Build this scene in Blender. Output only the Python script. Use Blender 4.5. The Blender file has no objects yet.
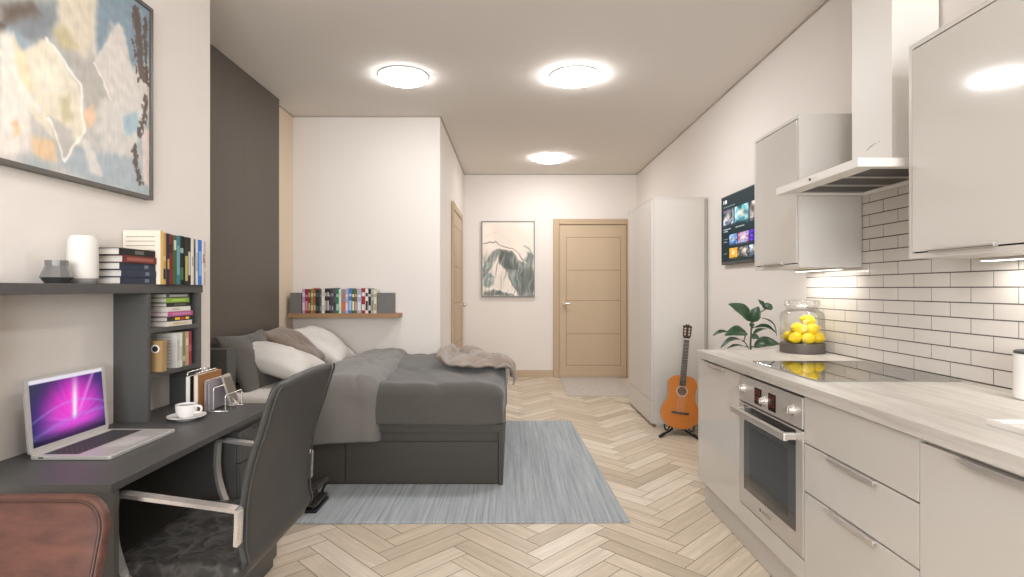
import bpy, bmesh, math, random
from mathutils import Vector, Matrix, noise

random.seed(7)
SC = bpy.context.scene
COL = SC.collection
H = 1.26                     # eye height
F = 550.0                    # focal length in pixels (1024 wide frame)
CEIL = 2.887
V = Vector
PI = math.pi

# ------------------------------------------------------------------ colour / material helpers
def lin(c):
    if isinstance(c, str):
        c = c.lstrip('#')
        c = [int(c[i:i+2], 16)/255 for i in (0, 2, 4)]
    return tuple((x/12.92 if x <= .04045 else ((x+.055)/1.055)**2.4) for x in c[:3])

MATS = {}
def mat(name, col, rough=.5, metal=0., spec=.5, coat=0., grain=None, bump=None, emit=None, ior=None, sheen=0.):
    """principled material; grain=(scale_xyz, amount) modulates the colour with stretched noise; bump=(scale, strength)"""
    if name in MATS: return MATS[name]
    m = bpy.data.materials.new(name); m.use_nodes = True
    nt = m.node_tree; N = nt.nodes; L = nt.links
    b = N['Principled BSDF']
    c = lin(col)
    b.inputs['Base Color'].default_value = (*c, 1)
    b.inputs['Roughness'].default_value = rough
    b.inputs['Metallic'].default_value = metal
    b.inputs['Specular IOR Level'].default_value = spec
    b.inputs['Coat Weight'].default_value = coat
    b.inputs['Coat Roughness'].default_value = .05
    b.inputs['Sheen Weight'].default_value = sheen
    if ior: b.inputs['IOR'].default_value = ior
    if emit:
        b.inputs['Emission Color'].default_value = (*lin(emit[0]), 1)
        b.inputs['Emission Strength'].default_value = emit[1]
    if grain or bump:
        tc = N.new('ShaderNodeTexCoord')
    if grain:
        mp = N.new('ShaderNodeMapping'); mp.inputs['Scale'].default_value = grain[0]
        nz = N.new('ShaderNodeTexNoise'); nz.inputs['Scale'].default_value = 1; nz.inputs['Detail'].default_value = 5
        nz.inputs['Roughness'].default_value = .65
        mr = N.new('ShaderNodeMapRange')
        mr.inputs['From Min'].default_value = .25; mr.inputs['From Max'].default_value = .75
        mr.inputs['To Min'].default_value = 1-grain[1]; mr.inputs['To Max'].default_value = 1+grain[1]
        mx = N.new('ShaderNodeVectorMath'); mx.operation = 'SCALE'
        mx.inputs[0].default_value = c
        L.new(tc.outputs['Object'], mp.inputs['Vector']); L.new(mp.outputs[0], nz.inputs['Vector'])
        L.new(nz.outputs['Fac'], mr.inputs['Value']); L.new(mr.outputs[0], mx.inputs['Scale'])
        L.new(mx.outputs[0], b.inputs['Base Color'])
    if bump:
        nb = N.new('ShaderNodeTexNoise'); nb.inputs['Scale'].default_value = bump[0]; nb.inputs['Detail'].default_value = 4
        bp = N.new('ShaderNodeBump'); bp.inputs['Strength'].default_value = bump[1]; bp.inputs['Distance'].default_value = .01
        L.new(tc.outputs['Object'], nb.inputs['Vector']); L.new(nb.outputs['Fac'], bp.inputs['Height'])
        L.new(bp.outputs[0], b.inputs['Normal'])
    MATS[name] = m
    return m

def colmat(hexc, rough=.55, spec=.3):
    return mat('paint_'+hexc, hexc, rough, spec=spec)

def vcol_mat(name, rough=.6, emit=0.):
    if name in MATS: return MATS[name]
    m = bpy.data.materials.new(name); m.use_nodes = True
    nt = m.node_tree; b = nt.nodes['Principled BSDF']
    a = nt.nodes.new('ShaderNodeAttribute'); a.attribute_name = 'Col'
    b.inputs['Roughness'].default_value = rough
    if emit:
        b.inputs['Base Color'].default_value = (.004, .004, .004, 1); b.inputs['Specular IOR Level'].default_value = .12
        nt.links.new(a.outputs['Color'], b.inputs['Emission Color'])
        b.inputs['Emission Strength'].default_value = emit
    else:
        nt.links.new(a.outputs['Color'], b.inputs['Base Color'])
    MATS[name] = m
    return m

def glass_mat(name, tint=(1, 1, 1), refl=1.0, rough=0.02, ior=1.45):
    if name in MATS: return MATS[name]
    m = bpy.data.materials.new(name); m.use_nodes = True
    nt = m.node_tree; N = nt.nodes; L = nt.links
    N.remove(N['Principled BSDF'])
    out = N['Material Output']
    t = N.new('ShaderNodeBsdfTransparent'); t.inputs['Color'].default_value = (*tint, 1)
    g = N.new('ShaderNodeBsdfGlossy'); g.inputs['Roughness'].default_value = rough
    fr = N.new('ShaderNodeFresnel'); fr.inputs['IOR'].default_value = ior
    mu = N.new('ShaderNodeMath'); mu.operation = 'MULTIPLY'; mu.inputs[1].default_value = refl
    mx = N.new('ShaderNodeMixShader')
    L.new(fr.outputs[0], mu.inputs[0]); L.new(mu.outputs[0], mx.inputs[0])
    L.new(t.outputs[0], mx.inputs[1]); L.new(g.outputs[0], mx.inputs[2]); L.new(mx.outputs[0], out.inputs['Surface'])
    MATS[name] = m
    return m

# ------------------------------------------------------------------ object helpers
WPOS = {}
def wpos(o): return WPOS.get(o.name, V((0, 0, 0)))

def thing(name, label, cat, loc=(0, 0, 0), group=None):
    o = bpy.data.objects.new(name, None); COL.objects.link(o)
    o.empty_display_size = .05
    o.location = loc; WPOS[o.name] = V(loc)
    tag(o, label, cat, group)
    return o

def tag(o, label, cat, group=None):
    o['label'] = label; o['category'] = cat
    if group: o['group'] = group
    return o

def obj(name, bm, m, parent=None, smooth=False, label=None, auto=False):
    """link a bmesh (world coordinates) as ONE mesh object whose origin is its own centre"""
    if not isinstance(m, (list, tuple)): m = [m]
    bmesh.ops.recalc_face_normals(bm, faces=bm.faces[:]) if smooth != 'open' else None
    xs = [v.co for v in bm.verts]
    lo = V((min(c.x for c in xs), min(c.y for c in xs), min(c.z for c in xs)))
    hi = V((max(c.x for c in xs), max(c.y for c in xs), max(c.z for c in xs)))
    org = V(((lo.x+hi.x)/2, (lo.y+hi.y)/2, lo.z if parent is None else (lo.z+hi.z)/2))
    bmesh.ops.translate(bm, verts=bm.verts[:], vec=-org)
    me = bpy.data.meshes.new(name); bm.to_mesh(me); bm.free()
    for x in m: me.materials.append(x)
    o = bpy.data.objects.new(name, me); COL.objects.link(o)
    o.location = org - (wpos(parent) if parent else V((0, 0, 0)))
    WPOS[o.name] = org
    if parent: o.parent = parent
    if smooth:
        for p in me.polygons: p.use_smooth = True
        if auto:
            me.set_sharp_from_angle(angle=math.radians(35))
    if label: o['label'] = label
    return o

def struct(name, bm, m, parent=None, **k):
    o = obj(name, bm, m, parent, **k)
    if parent is None: o['kind'] = 'structure'
    return o

def BM(): return bmesh.new()

def box(bm, x0, x1, y0, y1, z0, z1, mi=0, bev=0., seg=2):
    r = bmesh.ops.create_cube(bm, size=1)
    vs = r['verts']
    for v in vs:
        v.co = V(((x0+x1)/2+v.co.x*abs(x1-x0), (y0+y1)/2+v.co.y*abs(y1-y0), (z0+z1)/2+v.co.z*abs(z1-z0)))
    fs = set(f for v in vs for f in v.link_faces)
    for f in fs: f.material_index = mi
    if bev:
        es = list(set(e for v in vs for e in v.link_edges))
        rr = bmesh.ops.bevel(bm, geom=es, offset=bev, segments=seg, affect='EDGES', profile=.6)
        for f in rr['faces']: f.material_index = mi
    return bm

def boxo(name, b, m, parent=None, bev=0., **k):
    return obj(name, box(BM(), *b, bev=bev), m, parent, **k)

def prism(bm, pts, axis, a0, a1, mi=0, bev=0.):
    """extrude a closed 2-D outline along an axis: axis 'x': pts=(y,z); 'y': pts=(x,z); 'z': pts=(x,y)"""
    def P(p, a):
        return {'x': V((a, p[0], p[1])), 'y': V((p[0], a, p[1])), 'z': V((p[0], p[1], a))}[axis]
    A = [bm.verts.new(P(p, a0)) for p in pts]; B = [bm.verts.new(P(p, a1)) for p in pts]
    n = len(pts); fs = []
    f1 = bm.faces.new(A); f2 = bm.faces.new(B[::-1]); fs += [f1, f2]
    for i in range(n):
        fs.append(bm.faces.new((A[i], B[i], B[(i+1) % n], A[(i+1) % n])))
    for f in fs: f.material_index = mi
    bmesh.ops.recalc_face_normals(bm, faces=fs)
    if bev:
        es = list(set(list(f1.edges)+list(f2.edges)))
        bmesh.ops.bevel(bm, geom=es, offset=bev, segments=3, affect='EDGES', profile=.5)
    return bm

def roundrect(x0, x1, y0, y1, r, n=6):
    pts = []
    for cx, cy, a in ((x1-r, y1-r, 0), (x0+r, y1-r, 90), (x0+r, y0+r, 180), (x1-r, y0+r, 270)):
        for i in range(n+1):
            t = math.radians(a+90*i/n)
            pts.append((cx+r*math.cos(t), cy+r*math.sin(t)))
    return pts

def lathe(bm, prof, c, seg=32, mi=0, cap=True):
    rings = []
    for r, z in prof:
        if r < 1e-5: rings.append([bm.verts.new((c[0], c[1], c[2]+z))])
        else: rings.append([bm.verts.new((c[0]+r*math.cos(2*PI*i/seg), c[1]+r*math.sin(2*PI*i/seg), c[2]+z)) for i in range(seg)])
    for A, B in zip(rings, rings[1:]):
        for i in range(seg):
            j = (i+1) % seg
            if len(A) == 1 and len(B) == 1: continue
            if len(A) == 1: f = bm.faces.new((A[0], B[j], B[i]))
            elif len(B) == 1: f = bm.faces.new((A[i], A[j], B[0]))
            else: f = bm.faces.new((A[i], A[j], B[j], B[i]))
            f.material_index = mi
    if cap:
        for R, rev in ((rings[0], True), (rings[-1], False)):
            if len(R) > 2:
                f = bm.faces.new(R[::-1] if rev else R); f.material_index = mi
    return bm

def cyl(bm, p0, p1, r, r2=None, seg=16, mi=0):
    return tube(bm, [V(p0), V(p1)], r, seg, r_end=r2, mi=mi)

def tube(bm, pts, r, seg=10, closed=False, r_end=None, mi=0, sx=1., sy=1.):
    pts = [V(p) for p in pts]; n = len(pts)
    T = []
    for i in range(n):
        a = pts[i-1] if (i > 0 or closed) else pts[i]
        b = pts[(i+1) % n] if (i < n-1 or closed) else pts[i]
        T.append((b-a).normalized())
    up = V((0, 0, 1)) if abs(T[0].z) < .9 else V((0, 1, 0))
    nrm = (up - T[0]*up.dot(T[0])).normalized()
    rings = []
    for i in range(n):
        nrm = (nrm - T[i]*nrm.dot(T[i])).normalized()
        bn = T[i].cross(nrm)
        rr = r if r_end is None else r+(r_end-r)*i/(n-1)
        rings.append([bm.verts.new(pts[i]+nrm*math.cos(2*PI*k/seg)*rr*sx+bn*math.sin(2*PI*k/seg)*rr*sy) for k in range(seg)])
    rng = range(n) if closed else range(n-1)
    for i in rng:
        A, B = rings[i], rings[(i+1) % n]
        for k in range(seg):
            f = bm.faces.new((A[k], A[(k+1) % seg], B[(k+1) % seg], B[k])); f.material_index = mi
    if not closed:
        f = bm.faces.new(rings[0][::-1]); f.material_index = mi
        f = bm.faces.new(rings[-1]); f.material_index = mi
    return bm

def smoothpath(pts, it=2):
    pts = [V(p) for p in pts]
    for _ in range(it):
        q = [pts[0]]
        for a, b in zip(pts, pts[1:]):
            q += [a*.75+b*.25, a*.25+b*.75]
        q.append(pts[-1]); pts = q
    return pts

def catmull(pts, n=8):
    P = [V(p) for p in pts]; out = []
    P = [P[0]*2-P[1]]+P+[P[-1]*2-P[-2]]
    for i in range(1, len(P)-2):
        a, b, c, d = P[i-1:i+3]
        for k in range(n):
            t = k/n
            out.append(.5*((2*b)+(c-a)*t+(2*a-5*b+4*c-d)*t*t+(3*b-a-3*c+d)*t**3))
    out.append(P[-2]); return out

def strap(bm, pts, w_axis, w, th, mi=0):
    """flat bar along a path: width w along w_axis, thickness th across"""
    pts = [V(p) for p in pts]; n = len(pts); W = V(w_axis).normalized(); rings = []
    for i in range(n):
        t = (pts[min(i+1, n-1)]-pts[max(i-1, 0)]).normalized()
        nn = t.cross(W).normalized()
        rings.append([bm.verts.new(pts[i]+W*sx*w/2+nn*sy*th/2) for sx, sy in ((-1, -1), (1, -1), (1, 1), (-1, 1))])
    for A, B in zip(rings, rings[1:]):
        for k in range(4):
            bm.faces.new((A[k], A[(k+1) % 4], B[(k+1) % 4], B[k])).material_index = mi
    bm.faces.new(rings[0][::-1]); bm.faces.new(rings[-1])
    return bm

def rbox(bm, b, r, n=(24, 24, 8), fn=None, drop_bottom=False):
    """box with large soft radii built from gridded sides, optionally displaced and open below"""
    x0, x1, y0, y1, z0, z1 = b
    c = V(((x0+x1)/2, (y0+y1)/2, (z0+z1)/2)); h = V(((x1-x0)/2, (y1-y0)/2, (z1-z0)/2))
    vs = {}
    def gp(i, k):
        # concentrate samples towards the ends
        t = i/n[k]*2-1
        return t
    def vert(i, j, k):
        key = (i, j, k)
        if key in vs: return vs[key]
        p = V((gp(i, 0)*h.x, gp(j, 1)*h.y, gp(k, 2)*h.z))
        rr = min(r, h.x, h.y, h.z*(1 if not drop_bottom else 2))
        lo = -h+V((rr, rr, rr)); hi = h-V((rr, rr, rr))
        if drop_bottom: lo.z = -h.z-rr
        q = V((min(max(p.x, lo.x), hi.x), min(max(p.y, lo.y), hi.y), min(max(p.z, lo.z), hi.z)))
        d = p-q
        if d.length > 1e-9: p = q+d.normalized()*rr
        p = p+c
        if fn: p = fn(p)
        vs[key] = bm.verts.new(p); return vs[key]
    A, B, C = n
    for i in range(A):
        for j in range(B):
            if not drop_bottom: bm.faces.new((vert(i, j, 0), vert(i, j+1, 0), vert(i+1, j+1, 0), vert(i+1, j, 0)))
            bm.faces.new((vert(i, j, C), vert(i+1, j, C), vert(i+1, j+1, C), vert(i, j+1, C)))
    for i in range(A):
        for k in range(C):
            bm.faces.new((vert(i, 0, k), vert(i+1, 0, k), vert(i+1, 0, k+1), vert(i, 0, k+1)))
            bm.faces.new((vert(i, B, k), vert(i, B, k+1), vert(i+1, B, k+1), vert(i+1, B, k)))
    for j in range(B):
        for k in range(C):
            bm.faces.new((vert(0, j, k), vert(0, j, k+1), vert(0, j+1, k+1), vert(0, j+1, k)))
            bm.faces.new((vert(A, j, k), vert(A, j+1, k), vert(A, j+1, k+1), vert(A, j, k+1)))
    return bm

def fbm(p, o=3):
    return noise.fractal(V(p), 1.0, 2.0, o)

def canvas(name, o, u, v, nu, nv, fn, m, parent, label=None):
    """flat painted sheet: origin o, edge vectors u, v; fn(s,t)->sRGB colour"""
    o, u, v = V(o), V(u), V(v)
    bm = BM(); g = [[bm.verts.new(o+u*(i/nu)+v*(j/nv)) for j in range(nv+1)] for i in range(nu+1)]
    for i in range(nu):
        for j in range(nv): bm.faces.new((g[i][j], g[i+1][j], g[i+1][j+1], g[i][j+1]))
    bm.verts.index_update()
    ob = obj(name, bm, m, parent, smooth='open', label=label)
    at = ob.data.color_attributes.new('Col', 'FLOAT_COLOR', 'POINT')
    k = 0
    for i in range(nu+1):
        for j in range(nv+1):
            at.data[k].color = (*lin([min(1, max(0, c)) for c in fn(i/nu, j/nv)]), 1); k += 1
    return ob

def inpoly(x, y, P):
    c = False; n = len(P); j = n-1
    for i in range(n):
        if (P[i][1] > y) != (P[j][1] > y) and x < (P[j][0]-P[i][0])*(y-P[i][1])/(P[j][1]-P[i][1])+P[i][0]: c = not c
        j = i
    return c
def segd(x, y, a, b):
    dx, dy = b[0]-a[0], b[1]-a[1]; l = dx*dx+dy*dy
    t = 0 if l == 0 else max(0, min(1, ((x-a[0])*dx+(y-a[1])*dy)/l))
    return math.hypot(x-a[0]-t*dx, y-a[1]-t*dy)
def polyd(x, y, P):
    d = min(segd(x, y, P[i], P[(i+1) % len(P)]) for i in range(len(P)))
    return -d if inpoly(x, y, P) else d
def lined(x, y, P): return min(segd(x, y, a, b) for a, b in zip(P, P[1:]))
def mixc(a, b, t): return [x+(y-x)*t for x, y in zip(a, b)]
def hx(s): s = s.lstrip('#'); return [int(s[i:i+2], 16)/255 for i in (0, 2, 4)]
def sst(a, b, x):
    t = max(0, min(1, (x-a)/(b-a))); return t*t*(3-2*t)

# ------------------------------------------------------------------ materials
M_wall = mat('wall_paint', '#e4ddd6', .85, spec=.2, bump=(180, .04))
M_ceil = mat('ceiling_paint', '#e4ded7', .9, spec=.1)
M_shadow_line = mat('shadow_line_tone', '#b3a89b', .8, spec=.2)  # toned darker than the walls to paint the shadow line at the ceiling
M_beige = mat('beige_door_paint', '#bfaa8f', .5, spec=.3, grain=((3, 3, .6), .04))
M_groove_shade = mat('groove_shade', '#917c63', .6)  # darker beige that paints the shade in the door panel grooves
M_panel = mat('brown_grey_panel', '#5c554d', .5, spec=.35, grain=((30, 30, 1.2), .06))
M_desk = mat('charcoal_laminate', '#4f4e4c', .45, spec=.4, grain=((6, 60, 60), .05))
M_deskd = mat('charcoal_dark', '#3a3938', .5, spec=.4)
M_bed = mat('bed_laminate', '#3f3b36', .5, spec=.35, grain=((2, 40, 40), .06))
M_chrome = mat('polished_metal', '#efebe7', .22, metal=.8)
M_steel = mat('brushed_steel', '#d6d0ca', .3, metal=.7, grain=((2, 2, 60), .05))
M_steel2 = mat('oven_steel', '#c9c3bd', .36, metal=.5, grain=((60, 2, 2), .04))
M_gloss = mat('gloss_door', '#cac5be', .1, spec=.5, coat=.3)
M_carc = mat('cabinet_carcass', '#c9c4bd', .35, spec=.4)
M_ward = mat('wardrobe_laminate', '#cdc7bf', .4, spec=.4)
M_shadow = mat('shade_tone', '#2a2622', .8)  # flat dark colour standing in for shade in gaps and a hole
M_white = mat('white_ceramic', '#efece8', .2, spec=.5)
M_black = mat('black_plastic', '#1b1a19', .4)
M_rubber = mat('black_rubber', '#161514', .7)
M_pages = mat('paper_pages', '#cfcac2', .8, spec=.1, grain=((4, 4, 260), .12))
M_lampf = mat('lamp_rim', '#f4f0ea', .4)
def lamp_mat(k): return mat('lamp_diffuser_%d' % k, '#ffffff', .5, emit=('#faf9fa', k))
M_puck = mat('puck_diffuser', '#ffffff', .5, emit=('#fffaf4', 3.))
M_cushion = {
 'dark': mat('dark_grey_linen', '#5b5751', .9, spec=.1, sheen=.3, bump=(60, .12), grain=((4, 4, 4), .06)),
 'white': mat('off_white_linen', '#d2cdc7', .9, spec=.1, bump=(14, .25), grain=((5, 5, 5), .08)),
 'brown': mat('taupe_plush', '#7c6c5f', .95, spec=.1, sheen=.5, bump=(40, .3), grain=((18, 18, 18), .18)),
}
M_cover = mat('charcoal_bedspread', '#54514c', .85, spec=.15, sheen=.25, bump=(24, .1), grain=((3, 3, 3), .05))
M_duvet = mat('grey_duvet', '#74706b', .88, spec=.15, sheen=.25, bump=(20, .14), grain=((3, 3, 3), .05))
M_sheet = mat('white_sheet', '#d9d3cb', .9, spec=.1, bump=(30, .1))
M_throw = mat('taupe_throw', '#85766a', .95, spec=.1, sheen=.4, bump=(50, .3), grain=((14, 14, 14), .12))
M_leath = mat('dark_grey_leather', '#3d3c3a', .5, spec=.45, bump=(9, .12), grain=((4, 4, 4), .06))
M_oak = mat('oak_shelf', '#a07b58', .55, grain=((3, 60, 60), .15))
M_boxgrey = mat('bookend_grey', '#6e6c69', .6)
M_lemon = mat('lemon_peel', '#e8c820', .4, spec=.4, bump=(60, .25), grain=((7, 7, 7), .08))
M_leaf = mat('rubber_plant_leaf', '#2f4a33', .35, spec=.5, grain=((6, 6, 6), .22))
M_stem = mat('plant_stem', '#4a5038', .6)

def seat_leather():
    m = mat('seat_leather', '#3d3c3b', .42, spec=.5)
    nt = m.node_tree; N = nt.nodes; L = nt.links; b = N['Principled BSDF']
    tc = N.new('ShaderNodeTexCoord')
    wv = N.new('ShaderNodeTexVoronoi'); wv.feature = 'DISTANCE_TO_EDGE'; wv.inputs['Scale'].default_value = 16
    nz = N.new('ShaderNodeTexNoise'); nz.inputs['Scale'].default_value = 9; nz.inputs['Detail'].default_value = 3
    mx = N.new('ShaderNodeMix'); mx.data_type = 'VECTOR'; mx.inputs[0].default_value = .2
    cr = N.new('ShaderNodeValToRGB'); e = cr.color_ramp.elements
    e[0].position = 0.; e[0].color = (*lin('#524f4c'), 1); e[1].position = .16; e[1].color = (*lin('#383735'), 1)
    bp = N.new('ShaderNodeBump'); bp.inputs['Strength'].default_value = .5; bp.inputs['Distance'].default_value = .012; bp.invert = True
    L.new(tc.outputs['Object'], nz.inputs['Vector']); L.new(tc.outputs['Object'], mx.inputs[4]); L.new(nz.outputs['Color'], mx.inputs[5])
    L.new(mx.outputs[1], wv.inputs['Vector']); L.new(wv.outputs['Distance'], cr.inputs['Fac']); L.new(cr.outputs[0], b.inputs['Base Color'])
    L.new(wv.outputs['Distance'], bp.inputs['Height']); L.new(bp.outputs[0], b.inputs['Normal'])
    return m
M_seat = seat_leather()

def brown_leather():
    m = mat('brown_leather', '#7d4a3a', .48, spec=.45, bump=(25, .15))
    nt = m.node_tree; N = nt.nodes; L = nt.links; b = N['Principled BSDF']
    tc = N.new('ShaderNodeTexCoord'); n1 = N.new('ShaderNodeTexNoise'); n1.inputs['Scale'].default_value = 12; n1.inputs['Detail'].default_value = 8
    n1.inputs['Roughness'].default_value = .7
    mp = N.new('ShaderNodeMapping'); mp.inputs['Scale'].default_value = (.6, 1, 1.8)
    cr = N.new('ShaderNodeValToRGB')
    e = cr.color_ramp.elements
    e[0].position = .3; e[0].color = (*lin('#3a221b'), 1); e[1].position = .7; e[1].color = (*lin('#653d30'), 1)
    L.new(tc.outputs['Object'], mp.inputs['Vector']); L.new(mp.outputs[0], n1.inputs['Vector']); L.new(n1.outputs['Fac'], cr.inputs['Fac']); L.new(cr.outputs[0], b.inputs['Base Color'])
    return m
M_brown = brown_leather()

def wood_floor():
    m = bpy.data.materials.new('herringbone_oak'); m.use_nodes = True
    nt = m.node_tree; N = nt.nodes; L = nt.links; b = N['Principled BSDF']
    at = N.new('ShaderNodeAttribute'); at.attribute_name = 'Plank'
    uv = N.new('ShaderNodeUVMap'); uv.uv_map = 'UV'
    mp = N.new('ShaderNodeMapping'); mp.inputs['Scale'].default_value = (3., 34, 1)
    nz = N.new('ShaderNodeTexNoise'); nz.inputs['Scale'].default_value = 1; nz.inputs['Detail'].default_value = 6; nz.inputs['Roughness'].default_value = .7
    nz.inputs['Distortion'].default_value = .6
    cr = N.new('ShaderNodeValToRGB'); e = cr.color_ramp.elements
    e[0].position = 0.; e[0].color = (*lin('#b8a894'), 1); e[1].position = 1.; e[1].color = (*lin('#ddd1c0'), 1)
    k = cr.color_ramp.elements.new(.5); k.color = (*lin('#cdbda8'), 1)
    mr = N.new('ShaderNodeMapRange'); mr.inputs['From Min'].default_value = .25; mr.inputs['From Max'].default_value = .75
    mr.inputs['To Min'].default_value = .8; mr.inputs['To Max'].default_value = 1.14
    sc = N.new('ShaderNodeVectorMath'); sc.operation = 'SCALE'
    L.new(uv.outputs[0], mp.inputs['Vector']); L.new(mp.outputs[0], nz.inputs['Vector'])
    L.new(at.outputs['Fac'], cr.inputs['Fac']); L.new(nz.outputs['Fac'], mr.inputs['Value'])
    L.new(cr.outputs[0], sc.inputs[0]); L.new(mr.outputs[0], sc.inputs['Scale']); L.new(sc.outputs[0], b.inputs['Base Color'])
    b.inputs['Roughness'].default_value = .38; b.inputs['Specular IOR Level'].default_value = .35
    return m

def rug_mat(name, c1, c2, sc):
    m = mat(name, c1, .95, spec=.05, bump=(300, .2), sheen=.2)
    nt = m.node_tree; N = nt.nodes; L = nt.links; b = N['Principled BSDF']
    tc = N.new('ShaderNodeTexCoord'); mp = N.new('ShaderNodeMapping'); mp.inputs['Scale'].default_value = sc
    nz = N.new('ShaderNodeTexNoise'); nz.inputs['Scale'].default_value = 1; nz.inputs['Detail'].default_value = 6; nz.inputs['Roughness'].default_value = .75
    cr = N.new('ShaderNodeValToRGB'); e = cr.color_ramp.elements
    e[0].position = .32; e[0].color = (*lin(c1), 1); e[1].position = .68; e[1].color = (*lin(c2), 1)
    L.new(tc.outputs['Object'], mp.inputs['Vector']); L.new(mp.outputs[0], nz.inputs['Vector']); L.new(nz.outputs['Fac'], cr.inputs['Fac'])
    L.new(cr.outputs[0], b.inputs['Base Color'])
    return m

def worktop_mat():
    m = mat('grey_wood_worktop', '#c4beb6', .42, spec=.4)
    nt = m.node_tree; N = nt.nodes; L = nt.links; b = N['Principled BSDF']
    tc = N.new('ShaderNodeTexCoord'); mp = N.new('ShaderNodeMapping'); mp.inputs['Scale'].default_value = (26, 2.2, 26)
    nz = N.new('ShaderNodeTexNoise'); nz.inputs['Scale'].default_value = 1; nz.inputs['Detail'].default_value = 7; nz.inputs['Roughness'].default_value = .7
    nz.inputs['Distortion'].default_value = .5
    cr = N.new('ShaderNodeValToRGB'); e = cr.color_ramp.elements
    e[0].position = .3; e[0].color = (*lin('#ada69d'), 1); e[1].position = .7; e[1].color = (*lin('#cfcac3'), 1)
    L.new(tc.outputs['Object'], mp.inputs['Vector']); L.new(mp.outputs[0], nz.inputs['Vector']); L.new(nz.outputs['Fac'], cr.inputs['Fac'])
    L.new(cr.outputs[0], b.inputs['Base Color'])
    return m

# ================================================================== THE ROOM
XR = 1.78; XN = -1.543; XA = -2.07; YB = 7.83; YALC = 5.197; XH = -.68; YW = 2.81; YF = -2.4

def herringbone():
    Lp, Wp, n = .5, .1, 5
    bm = BM(); uvl = bm.loops.layers.uv.new('UV'); cl = bm.loops.layers.float_color.new('Plank')
    ca, sa = math.cos(PI/4), math.sin(PI/4); g = .0017
    rnd = random.Random(3)
    def plank(x0, y0, w, h, horiz):
        c = [(x0+g, y0+g), (x0+w-g, y0+g), (x0+w-g, y0+h-g), (x0+g, y0+h-g)]
        pts = [V((ca*x-sa*y+.14, sa*x+ca*y, 0)) for x, y in c]
        if max(p.x for p in pts) < XA-.1 or min(p.x for p in pts) > XR+.1: return
        if max(p.y for p in pts) < YF-.1 or min(p.y for p in pts) > YB+.1: return
        f = bm.faces.new([bm.verts.new(p) for p in pts])
        t = min(1, max(0, rnd.gauss(.5, .24))); u0, v0 = rnd.uniform(0, 50), rnd.uniform(0, 50)
        for l, (x, y) in zip(f.loops, c):
            a, b2 = (x-x0, y-y0) if horiz else (y-y0, x-x0)
            l[uvl].uv = (u0+a, v0+b2); l[cl] = (t, t, t, 1)
    R = 90
    for a in range(-R, R+1):
        for b in range(-R-20, R+40):
            k = (a-b) % (2*n)
            if k == 0: plank(a*Wp, b*Wp, Lp, Wp, True)
            elif k == 2*n-1: plank(a*Wp, b*Wp, Wp, Lp, False)
    for co, no in (((XA, 0, 0), (-1, 0, 0)), ((XR, 0, 0), (1, 0, 0)), ((0, YF, 0), (0, -1, 0)), ((0, YB, 0), (0, 1, 0))):
        bmesh.ops.bisect_plane(bm, geom=bm.verts[:]+bm.edges[:]+bm.faces[:], plane_co=co, plane_no=no, clear_outer=True)
    for f in bm.faces: f.material_index = 0
    # dark joint bed under the planks
    box(bm, XA-.1, XR+.1, YF-.1, YB+.1, -.08, -.0016, mi=1)
    o = obj('floor', bm, [wood_floor(), mat('floor_joint', '#7b6d5d', .9)])
    o['kind'] = 'structure'
herringbone()

struct('ceiling', box(BM(), XA-.15, XR+.15, YF-.15, YB+.15, CEIL, CEIL+.12), M_ceil)
struct('wall_right', box(BM(), XR, XR+.15, YF, YB, 0, CEIL), M_wall)
struct('wall_back', box(BM(), XH, XR, YB, YB+.15, 0, CEIL), M_wall)
struct('wall_left', box(BM(), XA-.15, XN, YF, YW, 0, CEIL), M_wall)
struct('wall_alcove_left', box(BM(), XA-.15, XA, YW, YALC, 0, CEIL), mat('alcove_paint', '#dccbb4', .85, spec=.2))
b = BM(); box(b, XA-.15, XH, YALC, YB+.15, 0, CEIL)
struct('wall_alcove_back', b, M_wall)
# wall behind the viewer; its unseen opening is added to let in fill light
b = BM(); wx0, wx1, wz0, wz1 = -1.1, 1.35, .85, 2.45
box(b, XA-.15, wx0, YF-.15, YF, 0, CEIL); box(b, wx1, XR+.15, YF-.15, YF, 0, CEIL)
box(b, wx0, wx1, YF-.15, YF, 0, wz0); box(b, wx0, wx1, YF-.15, YF, wz1, CEIL)
struct('wall_front', b, M_wall)
b = BM()
for x in (wx0, (wx0+wx1)/2, wx1-.05): box(b, x, x+.05, YF-.1, YF-.05, wz0, wz1)
box(b, wx0, wx1, YF-.1, YF-.05, wz0, wz0+.05); box(b, wx0, wx1, YF-.1, YF-.05, wz1-.05, wz1)
w1 = struct('added_window_1', b, M_white)  # added out of view as a source of soft light
struct('added_window_pane', box(BM(), wx0+.03, wx1-.03, YF-.08, YF-.072, wz0+.03, wz1-.03), glass_mat('added_window_glass'), w1)

# thin strips darker than the wall, painting the shadow gap under the ceiling
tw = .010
def shade_strip(i, b_): struct('shade_strip_%d' % i, box(BM(), *b_), M_shadow_line)
shade_strip(1, (XR-tw, XR, YF, YB, CEIL-tw, CEIL)); shade_strip(2, (XH, XR-tw, YB-tw, YB, CEIL-tw, CEIL))
shade_strip(3, (XH, XH+tw, YALC, YB-tw, CEIL-tw, CEIL)); shade_strip(4, (XA+tw, XH+tw, YALC-tw, YALC, CEIL-tw, CEIL))
shade_strip(5, (XA, XA+tw, 4.73, YALC, CEIL-tw, CEIL)); shade_strip(6, (XN, XN+tw*.6, YF, YW, CEIL-tw, CEIL))

struct('baseboard_back', box(BM(), XH+.02, .58, YB-.018, YB, 0, .1, bev=.003), M_beige)
struct('baseboard_left', box(BM(), XH, XH+.018, YALC, 6.08, 0, .1, bev=.003), M_beige)
struct('baseboard_right', box(BM(), XR-.018, XR, 6.0, YB-.02, 0, .1, bev=.003), M_beige)

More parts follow.
